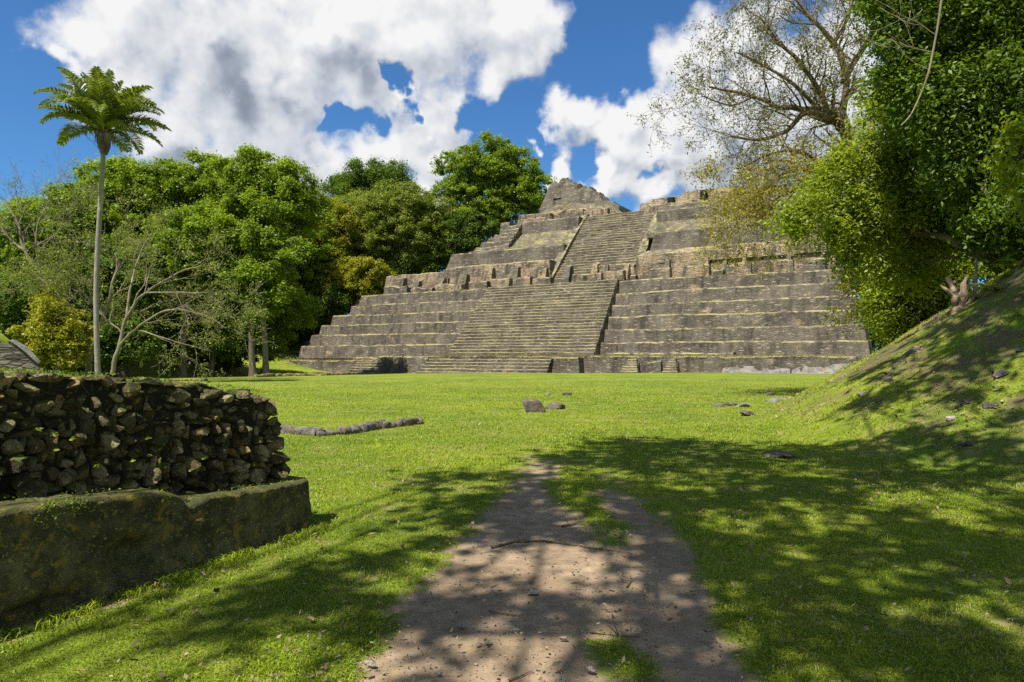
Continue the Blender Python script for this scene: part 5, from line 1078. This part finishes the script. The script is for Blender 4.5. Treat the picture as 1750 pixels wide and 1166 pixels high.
# ---------------------------------------------------------------- things on the mound
def on_mound(u, v):
    Yl = np.linspace(4, 60, 6000); X = (u - 875) / F * Yl; Zr = H - (v - HV) / F * Yl; d = Zr - ground(X, Yl); k = np.argmax(d < 0); return X[k], Yl[k]
def gline(pts): return np.array([(*on_mound(u, v), 0) for u, v in pts])
def root_on(name, pts, rad, label, seed, cat='root', mat=M_BARKR):
    P = gline(pts); Q = subdiv(P, .12); Q[:, 2] = ground(Q[:, 0], Q[:, 1]) + rad * .25; Q = Q + vn3(Q * 2.5, seed) * rad * .9
    mb = MB(); mb.add(*tube(Q, np.linspace(1, .45, len(Q)) * rad * (1 + .25 * vnoise(Q * 2, seed)), 8)); tag(mb.build(name, mat, None, True), label, cat)
root_on('root', [(1750, 448), (1735, 470), (1705, 488), (1668, 508), (1642, 530)], .055, 'long bare root snaking down the crest of the mound', 801)
root_on('fallen_branch', [(1745, 478), (1715, 495), (1690, 505)], .05, 'dark fallen branch lying on the upper mound slope', 802, 'branch', M_BARK)
root_on('root', [(1600, 546), (1575, 560), (1562, 572), (1530, 588)], .05, 'pale root along the lower crest of the mound', 803)
root_on('root', [(1570, 598), (1540, 616), (1515, 640)], .07, 'dark thick root lying low on the mound slope', 804, mat=M_BARK)
for k, (u, v, w_, h_, lb) in enumerate([(1604, 541, 20, 12, 'grey boulder on the mound crest below the stump'), (1520, 650, 22, 18, 'dark mossy rock on the left edge of the mound slope'), (1525, 655, 14, 12, 'grey rock just below the dark mossy one on the mound slope'),
        (1716, 640, 40, 26, 'dark earthy rock high on the shaded mound slope at the right'), (1650, 690, 26, 16, 'dark lump of rock in the middle of the shaded slope'), (1692, 695, 34, 18, 'dark broken rock right of the lump in the middle of the slope'), (1655, 760, 34, 18, 'dark earthy rock just above the three-cornered stone'), (1473, 676, 16, 9, 'small pale rock on the mound edge near the slabs'), (1744, 600, 24, 12, 'pale rock at the right edge of the slope')]):
    x, y = on_mound(u, v); kk = y / F; V, Fc = stone((0, 0, h_ * kk * .05), (w_ * kk * .40, w_ * kk * .36, h_ * kk * .36), 820 + k, 4, boxy=.35, rough=.75)
    mb = MB(); mb.add(V, Fc, .15 if 'dark' in lb else .75); o = mb.build('rock', M_BOULDER, None, True); o.location = (x, y, gz(x, y)); tag(o, lb, 'rock')
# bleached stump
x, y = on_mound(1640, 530); z = gz(x, y); k = y / F; mb = MB(); st_ = np.array([x, y, z - .1])
def sp_(du, dv, dd=0): return st_ + np.array([du * k, dd, .1 - dv * k])
for pts, r0, r1 in (([(-8, 10), (2, -12), (-4, -30), (-14, -48)], .13, .12), ([(-4, 6), (6, -20), (4, -44), (10, -58)], .12, .08), ([(0, 6), (-14, -22), (-26, -34), (-30, -44)], .09, .05), ([(2, 4), (18, -18), (24, -34), (22, -44)], .09, .05), ([(-2, 10), (-12, 16), (-26, 30)], .08, .03), ([(0, -6), (-14, -32), (-22, -58)], .10, .07), ([(6, 4), (14, -26), (12, -52)], .08, .05)):
    Q = subdiv([sp_(a, b, .06 * math.sin(a)) for a, b in pts], .05); Q = Q + vn3(Q * 4, 91) * .04; mb.add(*tube(Q, np.linspace(r0, r1 * .55, len(Q)) * (1 + .45 * vnoise(Q * 9, 3)), 9))
    c = Q[-1]; mb.add(np.vstack([tube(Q[-2:], [r1 * .55, r1 * .4], 9)[0][-9:], c]), np.stack([np.arange(9), (np.arange(9) + 1) % 9, np.full(9, 9)], 1))
tag(mb.build('tree_stump', M_STUMP), 'bleached jagged tree stump leaning out from the crest of the mound', 'stump')
x, y = on_mound(1668, 500); mb = MB(); q = np.array([x, y, gz(x, y) - .1]); mb.add(*tube([q, q + [0, 0, .4], q + [.01, 0, .95 * y / 17]], [.035, .035, .03], 8)); mb.add(*tube([q + [.01, 0, .95 * y / 17], q + [.01, 0, .96 * y / 17]], [.03, .002], 8))
tag(mb.build('marker_post', M_SLAB), 'short pale post standing beside the stump on the mound', 'post')
# ferns on the crest
for k, (u, v, s_) in enumerate([(1690, 492, .55), (1712, 478, .6), (1665, 512, .5), (1735, 462, .6), (1748, 452, .6), (1700, 500, .4)]):
    x, y = on_mound(u, v); q = np.array([x, y, gz(x, y)]); rn = np.random.default_rng(850 + k); mb = MB()
    for j in range(16):
        az = rn.uniform(0, 6.28); h = np.array([math.cos(az), math.sin(az), 0]); L = s_ * rn.uniform(.6, 1.1); t = np.linspace(0, 1, 12)[:, None]; P = q + h * L * t + np.array([0, 0, 1]) * L * (.9 * t - .75 * t ** 2)
        mb.add(*tube(P, np.linspace(.006, .002, 12), 3), .4); S = np.cross(h, [0, 0, 1.0])
        for s in (-1, 1):
            c = P[2:] + S * s * .05 * (1 - t[2:]) * 1.0; V, Fq = leaf_quads(c, .12 * (1.15 - t[2:, 0]), .035, np.tile([0, 0, 1.0], (10, 1)) + rn.normal(size=(10, 3)) * .15, rn, .1, np.tile(S * s + h * .3, (10, 1))); mb.add(V, Fq, rn.random())
    tag(mb.build('fern', L_RT), ['green fern right behind the pale post on the mound', 'green fern in the middle of the mound crest, above the post', 'low green fern just right of the bleached stump', 'large fern on the mound crest near the right edge', 'fern nearest the right edge of the photo on the mound crest', 'smallest fern, in front of the others on the mound crest'][k], 'fern', 'ferns on the mound crest')
# ---------------------------------------------------------------- grass
rng = np.random.default_rng(5)
def inv_sample(n, y0, y1, p):
    a = 1 - p; u_ = rng.random(n); return (y0 ** a + u_ * (y1 ** a - y0 ** a)) ** (1 / a)
def blades(n, y0, y1, p, hmin, hmax, wid):
    y = inv_sample(n, y0, y1, p); x = rng.uniform(-.80, .80, n) * y
    P3 = np.stack([x, y, 0 * x], 1); di = dirt(x, y); cl = fbm(P3 * 3.3, 91); big_ = fbm(P3 * .9, 92); md = np.clip(mound_d(x, y), 0, 1)
    keep = (rng.random(n) > di * 1.25 + np.clip((y - 26) / 40, 0, 1)) & (cl > -.45 + .55 * (md > .05) - .25 * rng.random(n))
    d2 = np.stack([x - WB[0], y - WB[1]], 1); lx = d2 @ np.array([-.411, -.912]); ly = d2 @ np.array([.912, -.411]); keep &= ~((lx > -.02) & (ly < .01))
    x, y, cl, big_, di = x[keep], y[keep], cl[keep], big_[keep], di[keep]; n = len(x); z = ground(x, y) - .018 * di
    sc = np.clip((y / 6) ** .45, .85, 2.2); h = rng.uniform(hmin, hmax, n) * (1 + .55 * cl + .45 * big_) * sc * (1 - .45 * (di > .1)); w = wid * rng.uniform(.7, 1.3, n) * sc * np.clip((y / 5) ** .4, 1, 2.4)
    az = rng.uniform(0, 6.283, n); lean = rng.uniform(.3, 1.5, n); dx, dy_ = np.cos(az), np.sin(az); px_, py_ = -dy_ * w, dx * w
    b = np.stack([x, y, z - .004], 1); mid = b + np.stack([dx * h * lean * .35, dy_ * h * lean * .35, h * .62], 1); tip = b + np.stack([dx * h * lean, dy_ * h * lean, h * (1 - .22 * lean)], 1); s = np.stack([px_, py_, 0 * w], 1)
    V = np.stack([b - s * .7, b + s * .7, mid + s, mid - s, tip], 1).reshape(-1, 3); i = np.arange(n)[:, None] * 5
    t = np.clip(.5 + .35 * rng.normal(size=n) + .45 * big_, 0, 1); t[(rng.random(n) < .03 + .12 * (fbm(np.stack([x * .6, y * .6, 0 * x], 1), 93) > .22))] = 1.3; return V, [i + np.array([[0, 1, 2, 3]]), i + np.array([[3, 2, 4]])], np.repeat(t, 5)
mb = MB()
mb.add(*blades(470000, 3.0, 68, 1.15, 0.013, .031, .0024)); mb.add(*blades(60000, 3.0, 16, 1.3, .02, .046, .0030))
y = inv_sample(90000, 3.0, 18, 1.5); x = rng.uniform(-.8, .8, 90000) * y; P3 = np.stack([x * 1.1, y * 1.1, 0 * x], 1)
k = (fbm(P3, 120) > -.05) & (rng.random(len(x)) > dirt(x, y) * 1.1); d2 = np.stack([x - WB[0], y - WB[1]], 1); k &= ~((d2 @ np.array([-.411, -.912]) > -.02) & (d2 @ np.array([.912, -.411]) < .01)); x, y = x[k], y[k]; n = len(x)
L = rng.uniform(.010, .024, n) * np.clip((y / 6) ** .3, .9, 1.4); ctr = np.stack([x, y, ground(x, y) + rng.uniform(.008, .026, n)], 1)
V, Fq = leaf_quads(ctr, L, L * .62, unit(rng.normal(size=(n, 3)) * .55 + np.array([0, 0, 1])), rng, .05); mb.add(V, Fq, np.repeat(rng.random(n) ** 1.5, 4))
# taller blades where the mower does not reach: along the plinth
n = 4200; lx = rng.uniform(0, 4.2, n); ly = .04 + abs(rng.normal(size=n)) * .11; x = WB[0] - .411 * lx + .912 * ly; y = WB[1] - .912 * lx - .411 * ly
h = rng.uniform(.02, .075, n) * (rng.random(n) < .8) * (fbm(np.stack([x * 5, y * 5, 0 * x], 1), 95) > -.15) + .004; az = rng.uniform(0, 6.28, n); dx, dy_ = np.cos(az), np.sin(az); b = np.stack([x, y, ground(x, y) - .004], 1); w = .0035
s = np.stack([-dy_ * w, dx * w, 0 * x], 1); mid = b + np.stack([dx * h * .3, dy_ * h * .3, h * .65], 1); tip = b + np.stack([dx * h * .9, dy_ * h * .9, h * .85], 1)
V = np.stack([b - s * .7, b + s * .7, mid + s, mid - s, tip], 1).reshape(-1, 3); i = np.arange(n)[:, None] * 5; mb.add(V, [i + np.array([[0, 1, 2, 3]]), i + np.array([[3, 2, 4]])], np.repeat(rng.random(n), 5))
tag(mb.build('grass', L_GRASS), 'short green grass of the lawn and the mound', None, None, 'stuff')
# fallen leaves
rng = np.random.default_rng(6); cs = []
def scatter(n, y0, y1, p, fx0, fx1, cond):
    y = inv_sample(n, y0, y1, p); x = rng.uniform(fx0, fx1, n) * y; k = cond(x, y); cs.append(np.stack([x[k], y[k]], 1))
patch = lambda x, y, sd, th: fbm(np.stack([x * .8, y * .8, 0 * x], 1), sd) > th
scatter(11000, 3.2, 45, 1.2, .1, .85, lambda x, y: patch(x, y, 96, -.1) & (mound_d(x, y) > -.25))
scatter(3000, 3.2, 40, 1.2, -.3, .8, lambda x, y: patch(x, y, 97, .05)); scatter(1300, 3.2, 12, 1.2, -.6, .2, lambda x, y: x > -2.6)
scatter(22000, 9, 45, 1.01, .35, .85, lambda x, y: (mound_d(x, y) > .06) & patch(x, y, 98, -.15))
c = np.concatenate(cs); n = len(c); L = rng.uniform(.022, .055, n) * np.clip((c[:, 1] / 7) ** .3, .8, 1.5) * np.where(rng.random(n) < .05, 1.9, 1)
ctr = np.stack([c[:, 0], c[:, 1], ground(c[:, 0], c[:, 1]) + .022 + .01 * rng.random(n)], 1); V, Fq = leaf_quads(ctr, L, L * rng.uniform(.35, .6, n), unit(rng.normal(size=(n, 3)) * .35 + np.array([0, 0, 1])), rng, -.10)
mb = MB(); mb.add(V, Fq, np.repeat(np.clip(rng.normal(.5, .3, n), 0, 1), 4)); tag(mb.build('leaf_litter', L_LITTER), 'dry brown fallen leaves scattered over the grass', None, None, 'stuff')
